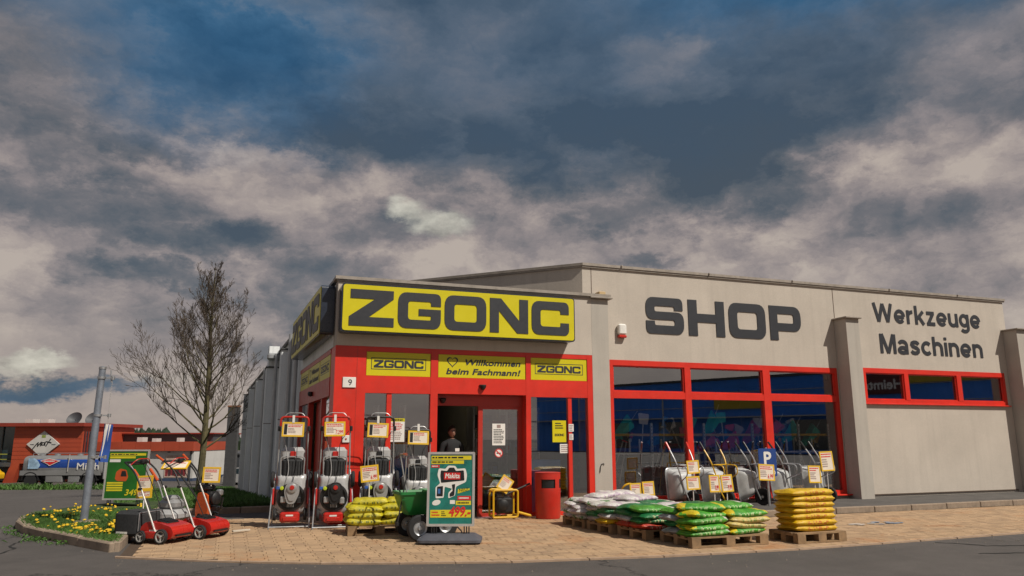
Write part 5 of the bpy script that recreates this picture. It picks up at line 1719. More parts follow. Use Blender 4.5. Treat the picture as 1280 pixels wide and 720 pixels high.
def poster_stand(name, label, loc, rz, w_, h, z0, tilt, base, paint, mats_):
    o = thing(name, label, 'poster stand', loc, rz)
    M = T(0, 0, z0) @ RX(-tilt)
    k = MB(); e = .035
    k.prism(rrect(-w_ / 2, 0, w_ / 2, h, .02), -.03, .012, [rrect(-w_ / 2 + e, e, w_ / 2 - e, h - e, .004)[::-1]], 0, M @ FACE); k.build('frame', ALU, o)
    k = MB(); k.box((-w_ / 2 + e - .01, -.004, e - .01), (w_ / 2 - e + .01, .02, h - e + .01), 0, M); k.build('poster', mats_[0], o, smooth=0)
    k = MB(); paint(k, M @ FACE, w_, h); k.build('print', mats_[1:], o, smooth=0, recalc=False)
    for sg in (-1, 1):
        k = MB()
        for d in (-.035, 0, .035): k.tube([(sg * w_ * .34 + d, .0, z0 + .01), (sg * w_ * .34 + d, .0, z0 - .13)], .010, 6)
        k.build('spring', BLACK, o)
    if base:
        k = MB(); a = rrect(-.46, -.27, .46, .27, .08); b = rrect(-.36, -.14, .36, .14, .05); n = len(a)
        vs = [(x, y, .025) for x, y in a] + [(x, y, .06) for x, y in a] + [(x, y, .125) for x, y in b]
        k.add(vs, [(L_ * n + i, L_ * n + (i + 1) % n, (L_ + 1) * n + (i + 1) % n, (L_ + 1) * n + i) for L_ in range(2) for i in range(n)] + [tuple(range(n)), tuple(range(2 * n, 3 * n))])
        b_ = k.build('base', BASEM, o, smooth=30)
        for sg in (-1, 1):
            k = MB(); k.cbox((sg * .22, -.20, .02), (.12, .08, .04), 0, None, .01); k.build('foot', BLACK, b_)
    else:
        k = MB(); k.cbox((0, .0, z0 - .15), (w_ * .95, .42, .07), 0, None, .02); k.build('base', BASEM, o)
    return o


def paint499(k, M, w_, h):
    X = lambda u: -w_ / 2 + .04 + u * (w_ - .08)
    Z = lambda v: .04 + v * (h - .08)
    z = .0055
    def R_(u0, v0, u1, v1, m, dz=0.): rect(k, X(u0), Z(v0), X(u1), Z(v1), z + dz, m, M)
    # cooler green flashes of the background print
    rr = random.Random(5)
    for i in range(8):
        u, v_ = rr.random() * .8, .2 + rr.random() * .6; a = rr.uniform(.1, .25)
        k.add([(X(u), Z(v_), z), (X(min(1, u + a)), Z(min(.98, v_ + a * .5)), z), (X(min(1, u + a * .7)), Z(min(.98, v_ + a * .62)), z)], [(0, 1, 2)], 0, M)
    R_(.02, .925, .98, .985, 1, .001); R_(.02, .865, .80, .915, 1, .001)
    scribble(k, X(.04), Z(.935), X(.96), Z(.98), z + .002, 2, M, rr, 1, 1.); scribble(k, X(.04), Z(.872), X(.78), Z(.912), z + .002, 2, M, rr, 1, 1.)
    R_(.02, .81, .22, .85, 3, .001); scribble(k, X(.04), Z(.815), X(.2), Z(.845), z + .002, 5, M, rr, 1, 1.)
    # tool drawing: white halo, dark shapes
    def blob(pts, m, dz): k.prism([(X(a), Z(b)) for a, b in rpoly(pts, 3)], z + dz, z + dz, (), m, M)
    halo = [(.17, .70, .03), (.20, .80, .03), (.36, .79, .02), (.42, .84, .03), (.60, .835, .03), (.64, .79, .02), (.84, .80, .03), (.88, .70, .02), (.86, .60, .03), (.62, .53, .02), (.60, .40, .02), (.44, .36, .02), (.44, .44, .02), (.53, .50, .02), (.35, .53, .02), (.33, .37, .02), (.14, .36, .02), (.13, .52, .02), (.24, .58, .02)]
    blob(halo, 5, .001)
    blob([(.24, .69, .02), (.25, .77, .02), (.40, .76, .02), (.45, .81, .02), (.57, .81, .02), (.61, .76, .02), (.80, .77, .02), (.82, .62, .02), (.26, .585, .02)], 2, .002)
    blob([(.16, .39, .01), (.17, .53, .01), (.31, .54, .01), (.31, .39, .01)], 2, .002); R_(.19, .43, .25, .50, 6, .003)
    blob([(.47, .38, .02), (.47, .43, .01), (.54, .47, .01), (.52, .56, .01), (.60, .57, .01), (.59, .47, .01), (.585, .40, .02)], 2, .002)
    R_(.33, .635, .72, .735, 3, .003); put_text(k, 'Makita', X(.35), Z(.655), .065 * h, z + .004, 5, M, bold=.03, shear=.12, fit=X(.70) - X(.35))
    k.prism([(X(.66), Z(.43)), (X(.94), Z(.48)), (X(.95), Z(.505)), (X(.67), Z(.495))], z + .002, z + .002, (), 1, M)
    put_text(k, 'NEU!', 0, 0, .043 * h, z + .003, 2, M @ T(X(.70), Z(.452), 0) @ RZ(.17), bold=.0, fit=X(.92) - X(.70))
    R_(.66, .335, .98, .395, 3, .001); scribble(k, X(.69), Z(.345), X(.95), Z(.385), z + .002, 5, M, rr, 1, 1.)
    R_(.62, .265, .98, .325, 1, .001); scribble(k, X(.66), Z(.275), X(.95), Z(.315), z + .002, 2, M, rr, 1, 1.); R_(.48, .28, .60, .335, 5, .001)
    k.prism([(X(.16 + .10 * math.cos(a)), Z(.30 + .04 * math.sin(a) + .01 * math.cos(a))) for a in [2 * PI * i / 16 for i in range(16)]], z + .001, z + .001, (), 5, M)
    R_(.02, .085, .98, .195, 1, .001); scribble(k, X(.05), Z(.10), X(.24), Z(.18), z + .002, 3, M, rr, 2, 1.); scribble(k, X(.28), Z(.10), X(.40), Z(.18), z + .002, 2, M, rr, 3, 1.)
    put_text(k, '499.-', X(.45), Z(.105), .125 * h, z + .003, 3, M, bold=.035, shear=.2, fit=X(.97) - X(.45))


TEAL = mat('poster_teal', (.010, .165, .135), .3, .3, 4, coat=.3)
poster_stand('poster_stand', 'teal poster stand with 499.- price and grey base before the entrance', (1.37, -3.02, .022), -.36, .70, 1.06, .225, .06, True, paint499,
             [TEAL, mat('poster_teal_light', (.02, .20, .17), .35), mat('poster_yellow', (.66, .55, .02), .4), BLACK, PRED, WHITE, PAPER, mat('poster_blue', (.05, .16, .40), .4)])


def paint349(k, M, w_, h):
    X = lambda u: -w_ / 2 + .04 + u * (w_ - .08)
    Z = lambda v: .04 + v * (h - .08)
    z = .0055; rr = random.Random(9)
    def R_(u0, v0, u1, v1, m, dz=0.): rect(k, X(u0), Z(v0), X(u1), Z(v1), z + dz, m, M)
    R_(.04, .91, .96, .96, 0); R_(.04, .85, .70, .895, 0); scribble(k, X(.06), Z(.915), X(.94), Z(.955), z + .001, 1, M, rr, 1, 1.)
    R_(.04, .77, .32, .83, 3)
    k.prism([(X(a), Z(b)) for a, b in rpoly([(.22, .40, .03), (.24, .56, .03), (.34, .63, .02), (.50, .60, .02), (.56, .45, .02), (.52, .36, .02), (.30, .36, .02)], 3)], z, z, (), 2, M)
    k.prism([(X(a), Z(b)) for a, b in rpoly([(.36, .46, .02), (.38, .58, .02), (.48, .58, .02), (.52, .46, .02)], 3)], z + .001, z + .001, (), 1, M)
    for i in range(4): R_(.03, .15 + i * .052, .44, .185 + i * .052, 0)
    put_text(k, '349.-', X(.50), Z(.06), .115 * h, z + .002, 0, M, bold=.03, shear=.2, fit=X(.96) - X(.50))


POGR = mat('poster_green', (.014, .12, .012), .4, .25, 3)
poster_stand('poster_stand', 'green poster stand with 349.- price beside the grey pole', (-3.80, 4.92, .08), -.36, .94, 1.08, .10 + .02, .03, False, paint349,
             [POGR, mat('poster_yellow', (.66, .55, .02), .4), BLACK, ORAN, WHITE])

# ---- scarifiers and other machines at the kerb
def scarifier(label, loc, rz, bag=True):
    o = thing('scarifier', label, 'scarifier', loc, rz, 'red scarifiers by the island kerb')
    k = MB(); prof = rpoly([(-.24, .07, .03), (.27, .06, .04), (.33, .14, .05), (.28, .235, .05), (.08, .285, .06), (-.16, .30, .05), (-.25, .22, .04)], 4)
    k.prism(prof, -.225, .225, (), 0, FACE)
    bd = k.build('body', MRED, o, smooth=50)
    k = MB(); k.cbox((.03, 0, .292), (.20, .26, .03), 0, RY(.22) @ T(-.055, 0, .0), .01)
    for i in range(5): k.box((-.05 + i * .035, -.11, .300), (-.032 + i * .035, .11, .318), 0, RY(.22) @ T(-.055, 0, .0))
    k.build('motor_grille', BLACK, bd)
    k = MB(); k.box((.30, -.16, .10), (.335, .16, .125)); k.build('front_lip', BLACK, bd)
    k = MB(); rect(k, -.09, .165, .08, .19, .2265, 0, FACE); k.build('badge', WHITE, bd, smooth=0)
    for sg in (-1, 1):
        wheel(o, (.16, sg * .275, .105), .105, .055, 'y', mat('wheel_grey', (.38, .37, .35), .5), 3, .78)
        wheel(o, (-.20, sg * .265, .09), .09, .05, 'y', mat('wheel_grey', (.38, .37, .35), .5), 3, .76)
        k = MB(); k.cbox((-.02, sg * .25, .12), (.26, .03, .10), 0, None, .012); k.build('side_plate', MRED, o)
        k = MB(); k.tube(bend([(.02, sg * .235, .16), (-.10, sg * .235, .40), (-.30, sg * .235, .78)], .1), .0125, 8); k.build('lower_tube', ALU, o)
        k = MB(); k.tube(bend([(-.28, sg * .235, .74), (-.42, sg * .235, 1.00), (-.62, sg * .235, 1.14)], .12), .013, 8); k.build('upper_tube', BLACK, o)
        k = MB(); k.lathe([(0, -.03), (.022, -.025), (.022, .025), (0, .03)], 8, 0, T(-.29, sg * .26, .76) @ RX(PI / 2)); k.build('clamp_knob', BLACK, o)
    k = MB(); k.tube([(-.62, -.24, 1.14), (-.62, .24, 1.14)], .015, 8); k.build('hand_bar', BLACK, o)
    k = MB(); k.tube(bend([(-.55, -.2, 1.10), (-.50, -.12, 1.19), (-.50, .12, 1.19), (-.55, .2, 1.10)], .05), .008, 6); k.build('bail', MRED, o)
    k = MB(); k.cbox((-.60, .12, 1.14), (.09, .12, .08), 0, None, .02); k.build('switch_box', BLACK, o)
    if bag:
        k = MB(); k.cbox((-.50, 0, .26), (.46, .48, .36), 0, None, .045); bg_ = k.build('collection_bag', MESHB, o)
        k = MB(); rect(k, -.66, .12, -.46, .15, .2425, 0, FACE); k.build('badge', WHITE, bg_, smooth=0)
        k = MB(); k.tube(bend([(-.28, -.235, .42), (-.28, -.235, .10), (-.28, .235, .10), (-.28, .235, .42), (-.28, -.235, .42)], .03), .008, 6); k.build('bag_frame', STEEL, bg_)
    k = MB(); k.tube(bend([(-.58, .1, 1.1), (-.40, .05, .9), (-.22, .08, .55), (-.05, .05, .32)], .2), .007, 6); k.build('power_cable', BLACK, o)
    return o


scarifier('red scarifier with black collection bag nearest the island kerb', (-2.53, -1.36, .022), R(-36))
scarifier('red scarifier with folded bars standing behind the first one', (-2.02, -.98, .022), R(-36), False)
# orange tiller
ti = thing('motor_tiller', 'orange motor tiller with black engine behind the scarifiers', 'tiller', (-2.02, -.35, .022), R(-40))
k = MB(); k.prism(rpoly([(-.10, .14, .05), (.08, .12, .05), (.13, .36, .04), (.11, .60, .05), (-.08, .64, .05), (-.12, .38, .03)], 4), .03, .10, (), 0, FACE); bd = k.build('belt_cover', ORAN, ti, smooth=45)
k = MB(); k.prism(rpoly([(-.20, .34, .02), (.22, .34, .02), (.24, .40, .02), (-.20, .42, .02)], 3), -.14, .02, (), 0, FACE); k.tube(bend([(-.2, 0, .38), (.3, 0, .34), (.34, 0, .55)], .08), .014, 7); k.build('engine_frame', BLACK, ti)
k = MB(); k.cbox((.02, .04, .53), (.26, .20, .22), 0, None, .03)
for i in range(6): k.box((-.10 + i * .045, -.075, .46), (-.085 + i * .045, .16, .60))
k.lathe([(.10, 0), (.11, .05), (.07, .08), (0, .085)], 16, 0, T(.14, .03, .53) @ RY(PI / 2)); k.build('engine', BLACK, ti)
k = MB(); k.cbox((-.03, .03, .70), (.26, .18, .10), 0, None, .03); k.lathe([(.03, .75), (.03, .78), (0, .785)], 10, 0, T(-.04, .03, 0)); k.build('fuel_tank', BLACK, ti)
k = MB(); k.cbox((.17, .11, .62), (.10, .10, .10), 0, None, .02); k.build('muffler', STEEL, ti)
for sg in (-1, 1):
    k = MB()
    for i in range(4): k.box((-.02, -.02, 0), (.02, .02, .15), 0, T(0, sg * .18, .16) @ RY(i * PI / 2 + .3)); k.box((-.02, sg * .0, .13), (.06, sg * .03 + .01, .15), 0, T(0, sg * .18, .16) @ RY(i * PI / 2 + .3))
    k.lathe([(0, -.05), (.035, -.05), (.035, .05), (0, .05)], 10, 0, T(0, sg * .16, .16) @ RX(PI / 2)); k.build('tine_rotor', BLACK, ti)
    k = MB(); k.tube(bend([(-.08, sg * .08, .50), (-.40, sg * .22, .95), (-.72, sg * .28, 1.16)], .15), .014, 8); k.build('handle_tube', BLACK, ti)
    k = MB(); k.tube([(-.68, sg * .275, 1.13), (-.82, sg * .30, 1.22)], .02, 8); k.build('grip', ORAN, ti)
wheel(ti, (.28, 0, .10), .10, .05, 'y', STEEL)
k = MB(); k.tube([(.05, 0, .25), (.28, 0, .12)], .015, 7); k.build('wheel_arm', BLACK, ti)
# grey petrol mower lying low behind
gm = thing('petrol_mower', 'pale grey petrol mower with orange handle behind the scarifiers', 'lawn mower', (-2.55, -.15, .022), R(-30))
k = MB(); k.cbox((0, 0, .27), (.56, .48, .20), 0, None, .07); k.build('deck', MWHT, gm)
k = MB(); k.cbox((.02, 0, .44), (.36, .32, .16), 0, None, .05); k.lathe([(.13, .5), (.14, .54), (.09, .58), (0, .585)], 16); k.build('engine', MGRY, gm)
for sx_ in (-.22, .22):
    for sg in (-1, 1): wheel(gm, (sx_, sg * .27, .11), .11, .05, 'y', MGRY)
for sg in (-1, 1):
    k = MB(); k.tube(bend([(-.2, sg * .2, .32), (-.42, sg * .21, .8), (-.66, sg * .22, 1.08)], .15), .013, 8); k.build('handle_tube', MGRY, gm)
    k = MB(); k.tube([(-.42, sg * .21, .80), (-.58, sg * .215, .99)], .026, 8); k.build('grip', ORAN, gm)
k = MB(); k.tube([(-.66, -.22, 1.08), (-.66, .22, 1.08)], .016, 8); k.build('hand_bar', BLACK, gm)
price_sign('yellow price sign standing on the orange tiller', (-1.96, -.46, .93), .28, .25, '', -.2, .05, .02, .18)
o = price_sign('tall pale price card hung over the green poster', (-2.93, -.55, .83), .24, .22, '', -.3, .05, -.05, None)
price_sign('yellow price card below the tall pale card', (-2.93, -.56, .66), .24, .13, '2.99', -.3, .05, -.05, .45)
price_sign('yellow price card lying on the handle bars of the scarifiers', (-2.50, -.60, 1.10), .40, .22, '', -.3, 1.0, 0., None)
# plank end on the paving
k = MB(); k.cbox((0, 0, .03), (.30, .05, .03), 0, None, .005); tag(k.build('wooden_wedge', mat('pale_wood', (.5, .44, .36), .8), None, (-1.45, -.62, .022), (0, 0, .5)), 'short pale wooden strip on the paving beside the tiller', 'wood')

# ---- wheelbarrows leaning at the display window
def barrow(label, loc, rz, grip, frame, lean=.10):
    o = thing('wheelbarrow', label, 'wheelbarrow', loc, rz, 'wheelbarrows leaned upright at the window')
    M = RX(-lean)
    k = MB()
    lv_ = []
    for (y, hw, z0, z1, r) in [(.17, .315, .10, .80, .10), (.172, .29, .125, .775, .09), (.05, .265, .17, .74, .10), (-.10, .215, .25, .68, .10), (-.125, .17, .30, .63, .08)]:
        lv_.append([(x, y, z) for x, z in rrect(-hw, z0, hw, z1, r)])
    n = len(lv_[0]); vs = [q for l in lv_ for q in l]
    k.add(vs, [(a * n + i, a * n + (i + 1) % n, (a + 1) * n + (i + 1) % n, (a + 1) * n + i) for a in range(4) for i in range(n)] + [tuple(range(4 * n, 5 * n))], 0, M)
    k.build('tray', mat('barrow_zinc', (.46, .47, .47), .45, .22, 5, metal=.12, dirt=.3), o, smooth=50)
    k = MB(); k.tube([(x, .17, z) for x, z in rrect(-.315, .10, .315, .80, .10)] + [(-.315, .17, .2)], .011, 6, 0, M); k.build('rim', STEEL, o)
    for sg in (-1, 1):
        k = MB(); k.tube(bend([(sg * .05, -.20, .10), (sg * .12, -.15, .32), (sg * .20, -.14, .72), (sg * .25, -.10, .95), (sg * .27, .04, 1.22)], .12), .0155, 8, 0, M); k.build('shaft', frame, o)
        k = MB(); k.tube([(sg * .266, .01, 1.165), (sg * .283, .09, 1.33)], .021, 8, 0, M); k.build('grip', grip, o)
        k = MB(); k.tube(bend([(sg * .17, -.14, .52), (sg * .22, -.40, .62), (sg * .22, -.40, .80), (sg * .22, -.13, .84)], .08), .0125, 7, 0, M); k.build('leg', frame, o)
    k = MB(); k.tube([(-.22, -.13, .84), (.22, -.13, .84)], .011, 7, 0, M); k.build('cross_bar', frame, o)
    wl_ = wheel(o, (0, -.22, .175), .175, .075, 'x', YMET if frame == YMET else STEEL, 0, .55)
    return o


GZ = .10
barrow('wheelbarrow with red grips at the left mullion of the display window', (7.22, -.22, GZ), .15, RED, STEEL)
barrow('wheelbarrow with yellow shafts and yellow wheel', (8.02, -.26, GZ), .28, BLACK, YMET)
barrow('grey wheelbarrow leaning just left of the blue parking sign', (8.85, -.28, GZ), .62, BLACK, STEEL)
barrow('grey wheelbarrow leaning just right of the blue parking sign', (9.72, -.28, GZ), .62, BLACK, STEEL)
barrow('rightmost wheelbarrow beside the pier', (10.62, -.28, GZ), .55, BLACK, STEEL)
for lb, loc, w_, h, pr, st in [
    ('price sign on a stake left of the white sacks, first by the grey pier', (5.82, -.62, .495), .24, .28, '', .43), ('price sign on a stake, second from the grey pier', (6.12, -.60, .52), .26, .28, '', .42),
    ('upper price sign on the red-gripped wheelbarrow', (7.06, -.78, .93), .28, .26, '', None), ('lower price sign pair left of the yellow wheel', (7.02, -.82, .62), .30, .26, '', .52),
    ('price sign left of the pair before the yellow wheelbarrow', (7.50, -.85, .60), .24, .34, '8.99', .5), ('price sign right of the pair before the yellow wheelbarrow', (7.80, -.85, .60), .27, .34, '9.99', .5),
    ('price sign overlapping the blue parking sign', (8.74, -.92, .80), .38, .33, '6.99', None), ('price sign on the rightmost wheelbarrow', (9.98, -.92, .74), .31, .36, '', .64), ('tallest price sign on a white stake by the pier', (10.52, -.72, 1.0), .34, .42, '', .9)]:
    price_sign(lb, loc, w_, h, pr, -.05, .08, rp.uniform(-.06, .06), st)
# blue parking sign
o = thing('parking_sign', 'blue parking sign with white P before the wheelbarrows', 'sign', (9.02, -.62, GZ), -.05)
k = MB(); k.tube([(0, .03, 0), (0, .03, 1.20)], .026, 12); k.build('post', STEEL, o)
k = MB(); k.prism(rrect(-.22, .60, .22, 1.18, .03), 0, .012, (), 0, FACE); k.build('panel', mat('sign_blue', (.012, .05, .22), .5), o)
k = MB(); put_text(k, 'P', -.11, .84, .27, .0145, 0, FACE, bold=.04)
k.prism([(.13 + .045 * math.cos(a), .68 + .05 * math.sin(a)) for a in [2 * PI * i / 14 for i in range(14)]], .0145, .0145, [[(.13 + .028 * math.cos(a), .68 + .03 * math.sin(a)) for a in [-2 * PI * i / 14 for i in range(14)]]], 0, FACE); rect(k, .10, .70, .12, .78, .0145, 0, FACE)
k.build('print', WHITE, o, smooth=0, recalc=False)
# orange product boxes and yellow coil under the window
for i, (a, b) in enumerate(((5.9, 6.75), (6.8, 7.5))):
    k = MB(); k.cbox((0, 0, .06), (b - a - .02, .16, .12), 0, None, .01); tag(k.build('product_box', ORAN, None, ((a + b) / 2, -.12, GZ)), ['orange long box on the walk next to the grey pier', 'orange long box on the walk next to the first wheelbarrow'][i], 'box')
k = MB()
for t_ in range(5):
    k.tube([(.17 * math.cos(a) * (1 - t_ * .04), .05 + .02 * t_ * 0 + .015 * t_, .19 + .17 * math.sin(a) * (1 - t_ * .04)) for a in [2 * PI * i / 20 for i in range(21)]], .013, 6)
tag(k.build('hose_coil', YMET, None, (5.75, -.35, GZ + .18), (.5, .3, 0)), 'yellow hose coil lying behind the white sacks', 'hose')

# ---- bin, generator with tilted card, person
bn = thing('litter_bin', 'red round litter bin beside the right entrance window', 'bin', (4.03, -.42, .022))
k = MB(); n = 28
def ring(z, r, a0=0, a1=2 * PI): return [(r * math.cos(2 * PI * i / n), r * math.sin(2 * PI * i / n), z) for i in range(n)]
rows = [(0, .225), (.02, .235), (.56, .245), (.72, .245), (.80, .245), (.829, .245)]
vs = [q for z, r in rows for q in ring(z, r)]
fs = []
slots = {17, 18, 19, 20, 21}, {24, 25, 26, 27}, {7, 8, 9, 10}
allslots = set().union(*slots)
for a in range(len(rows) - 1):
    for i in range(n):
        if a == 2 and i in allslots: continue
        fs.append((a * n + i, a * n + (i + 1) % n, (a + 1) * n + (i + 1) % n, (a + 1) * n + i))
fs.append(tuple(range((len(rows) - 1) * n, len(rows) * n)))
k.add(vs, fs); k.build('shell', mat('bin_red', (.50, .025, .014), .4, .12, 3, dirt=.25), bn, smooth=50, recalc=False)
k = MB(); k.lathe([(0, .03), (.21, .03), (.225, .55), (.225, .8)], 24); k.build('liner', BLACK, bn)
k = MB(); k.lathe([(.238, .828), (.248, .830), (.248, .845), (0, .846)], 24); k.build('lid', mat('bin_red', (.5, .025, .014)), bn)

ge = thing('generator', 'yellow tube-framed machine standing before the glass door', 'machine', (3.23, -.20, .03), -.1)
for sg in (-1, 1):
    k = MB(); k.tube(bend([(-.25, sg * .16, .03), (-.25, sg * .16, .52), (.22, sg * .16, .52), (.22, sg * .16, .03), (-.25, sg * .16, .03)], .05), .02, 8); k.build('side_frame', YMET, ge)
for x, z in ((-.25, .5), (.22, .5), (-.25, .06), (.22, .06)):
    k = MB(); k.tube([(x, -.16, z), (x, .16, z)], .018, 8); k.build('cross_tube', YMET, ge)
k = MB(); k.cbox((-.02, 0, .24), (.34, .24, .30), 0, None, .04); k.lathe([(.09, -.13), (.1, -.15), (.05, -.17), (0, -.17)], 14, 0, T(-.05, 0, .25) @ RX(PI / 2) @ RX(PI)); k.build('engine', BLACK, ge)
k = MB(); k.tube([(.22, -.16, .12), (.50, -.10, .04)], .022, 8); k.build('foot_tube', YMET, ge)
k = MB(); k.tube([(.0, 0, .42), (.52, .05, .62)], .02, 8); k.build('bar', BLACK, ge)
price_sign('price card tilted on the yellow machine at the door', (3.20, -.33, .66), .24, .28, '', -.1, .15, .62, None)

# person just inside the door
pe = thing('person', 'person in dark T-shirt and glasses standing inside the open door', 'person', (2.42, .62, .015), 0.1)
SKIN = mat('skin', (.36, .20, .14), .55, .08); SHIRT = mat('dark_shirt', (.012, .013, .015), .85, .2); TROU = mat('dark_trousers', (.022, .026, .036), .85, .2); HAIR = mat('brown_hair', (.03, .018, .010), .6, .3, 30)


def skinned(verts, edges, radii, root=0):
    me = bpy.data.meshes.new('figure'); me.from_pydata(verts, edges, [])
    ob = bpy.data.objects.new('figure', me); COL.objects.link(ob)
    sk = ob.modifiers.new('s', 'SKIN'); sub = ob.modifiers.new('u', 'SUBSURF'); sub.levels = 2; sub.render_levels = 2
    for i, r in enumerate(radii):
        me.skin_vertices[0].data[i].radius = r if hasattr(r, '__len__') else (r, r)
        me.skin_vertices[0].data[i].use_root = (i == root)
    dg = bpy.context.evaluated_depsgraph_get(); dg.update()
    out = bpy.data.meshes.new_from_object(ob.evaluated_get(dg))
    V_ = [tuple(v_.co) for v_ in out.vertices]; F_ = [tuple(f.vertices) for f in out.polygons]
    bpy.data.objects.remove(ob, do_unlink=True); bpy.data.meshes.remove(me); bpy.data.meshes.remove(out)
    return V_, F_


pv = [(0, 0, .92), (0, 0, 1.10), (0, 0, 1.30), (0, .01, 1.41), (0, 0, 1.50), (-.10, 0, .84), (-.11, -.01, .46), (-.11, .03, .09), (-.12, -.12, .04), (.10, 0, .84), (.12, .0, .46), (.13, .05, .09), (.14, -.10, .04),
      (-.19, 0, 1.37), (-.25, .02, 1.10), (-.23, -.10, .87), (-.22, -.13, .78), (.19, 0, 1.37), (.25, .02, 1.10), (.23, -.10, .87), (.22, -.13, .78)]
pe_e = [(0, 1), (1, 2), (2, 3), (3, 4), (0, 5), (5, 6), (6, 7), (7, 8), (0, 9), (9, 10), (10, 11), (11, 12), (3, 13), (13, 14), (14, 15), (15, 16), (3, 17), (17, 18), (18, 19), (19, 20)]
pr_ = [(.16, .12), (.155, .115), (.17, .12), (.11, .09), .055, .10, .065, .045, .045, .10, .065, .045, .045, .065, .05, .038, .035, .065, .05, .038, .035]
V_, F_ = skinned(pv, pe_e, pr_)
k = MB(); k.add(V_, F_)
# head joined on the neck: shaped sphere with brow, nose, chin
hv = []; hf = []; nu, nv = 20, 16
for j in range(nv + 1):
    ph = PI * j / nv
    for i in range(nu):
        th = 2 * PI * i / nu
        x, y, z = math.sin(ph) * math.sin(th), -math.sin(ph) * math.cos(th), math.cos(ph)
        rx, ry, rz_ = .075, .095, .118
        if z < -.2: rx *= 1 - .30 * (-z - .2); ry *= 1 - .12 * (-z - .2)
        X_, Y_, Z_ = x * rx, y * ry, z * rz_
        if y < -.6: Y_ += .010 * math.exp(-((z - .18) / .12) ** 2) * (1 if abs(x) > .15 else .2); Y_ -= .022 * math.exp(-(x / .16) ** 2) * math.exp(-((z + .12) / .16) ** 2); Y_ -= .006 * math.exp(-((z + .5) / .1) ** 2)
        hv.append((X_, Y_ - .01, Z_ + 1.62))
for j in range(nv):
    for i in range(nu): hf.append((j * nu + i, j * nu + (i + 1) % nu, (j + 1) * nu + (i + 1) % nu, (j + 1) * nu + i))
k.add(hv, hf, 1)
for sg in (-1, 1):      # ears, hands with fingers
    k.lathe([(0, -.02), (.016, -.02), (.022, 0), (.016, .02), (0, .022)], 8, 1, T(sg * .076, .005, 1.615) @ Matrix.Scale(.45, 4, (1, 0, 0)) @ Matrix.Scale(1.4, 4, (0, 0, 1)))
    for f_ in range(4): k.tube([(sg * .22 + (f_ - 1.5) * .018 * .3, -.14 + (f_ - 1.5) * .018, .75), (sg * .22, -.145 + (f_ - 1.5) * .019, .70), (sg * .212, -.14 + (f_ - 1.5) * .017, .66 + abs(f_ - 1.5) * .008)], [.010, .009, .007], 6, 1)
    k.tube([(sg * .215, -.165, .79), (sg * .205, -.185, .75), (sg * .20, -.185, .72)], [.011, .010, .008], 6, 1)
body = k.build('body', [SHIRT, SKIN, TROU], pe, smooth=60)
for pl in body.data.polygons:
    c = pl.center
    if pl.material_index == 0:
        if c.z < .93 and abs(c.x) < .2: pl.material_index = 2
        elif c.z > 1.485: pl.material_index = 1
        elif c.z < 1.12 and abs(c.x) > .19: pl.material_index = 1
k = MB()
hv = []; hf = []
for j in range(8):
    ph = PI * .56 * j / 7
    for i in range(nu):
        th = 2 * PI * i / nu; front = max(0, math.cos(th)); p2 = ph * (1 - .42 * front)
        hv.append((math.sin(p2) * math.sin(th) * .084, -math.sin(p2) * math.cos(th) * .105 - .004, math.cos(p2) * .130 + 1.622 + rp.uniform(-.003, .003)))
for j in range(7):
    for i in range(nu): hf.append((j * nu + i, j * nu + (i + 1) % nu, (j + 1) * nu + (i + 1) % nu, (j + 1) * nu + i))
k.add(hv, hf); k.build('hair', HAIR, pe)
k = MB()
for sg in (-1, 1):
    k.tube([(sg * .032 + .024 * math.cos(a), -.112, 1.635 + .017 * math.sin(a)) for a in [2 * PI * i / 12 for i in range(13)]], .003, 5); k.tube([(sg * .055, -.108, 1.638), (sg * .078, .0, 1.64)], .0025, 4)
    k.lathe([(0, -.004), (.007, -.002), (0, .004)], 8, 0, T(sg * .032, -.090, 1.635) @ RX(PI / 2))
k.tube([(-.009, -.113, 1.64), (.009, -.113, 1.64)], .003, 5); k.build('glasses', BLACK, pe)
k = MB(); k.box((-.025, -.094, 1.562), (.025, -.090, 1.568)); k.build('mouth', mat('lips', (.25, .09, .08), .5), pe)
k = MB(); rect(k, .02, 1.24, .11, 1.30, .132, 0, FACE); k.build('chest_print', WHITE, pe, smooth=0)

# ---- notices on the glass
def notice(label, x, z, w_, h, y, face, paint, lean=0.):
    o = thing('notice', label, 'notice', (x, y, z), 0, 'notices stuck on the entrance glass')
    k = MB(); k.box((-w_ / 2, -.003, -h / 2), (w_ / 2, 0, h / 2)); k.build('sheet', face, o, smooth=0)
    k = MB(); paint(k, w_, h); k.build('print', [PRED, BLACK, YEL, mat('print_grey', (.3, .22, .2))], o, smooth=0, recalc=False)
    return o


def n_zgonc(k, w_, h):
    rect(k, -w_ / 2, h * .36, w_ / 2, h / 2, .004, 2, FACE)
    for c, loops in glyphs('ZGONC', w_ * .8, h * .08, .06):
        ox, oz = -w_ * .4, h * .39
        k.prism([(q[0] + ox, q[1] + oz) for q in loops[0]], .005, .005, [[(q[0] + ox, q[1] + oz) for q in l] for l in loops[1:]], 1, FACE)
    scribble(k, -w_ * .42, -h * .02, w_ * .42, h * .33, .005, 0, FACE, rp, 5); scribble(k, -w_ * .42, -h * .42, w_ * .42, -h * .05, .005, 3, FACE, rp, 5)


def n_text(k, w_, h):
    rect(k, -w_ * .15, h * .30, w_ * .15, h * .45, .004, 3, FACE); scribble(k, -w_ * .4, -h * .42, w_ * .4, h * .26, .005, 1, FACE, rp, 9)


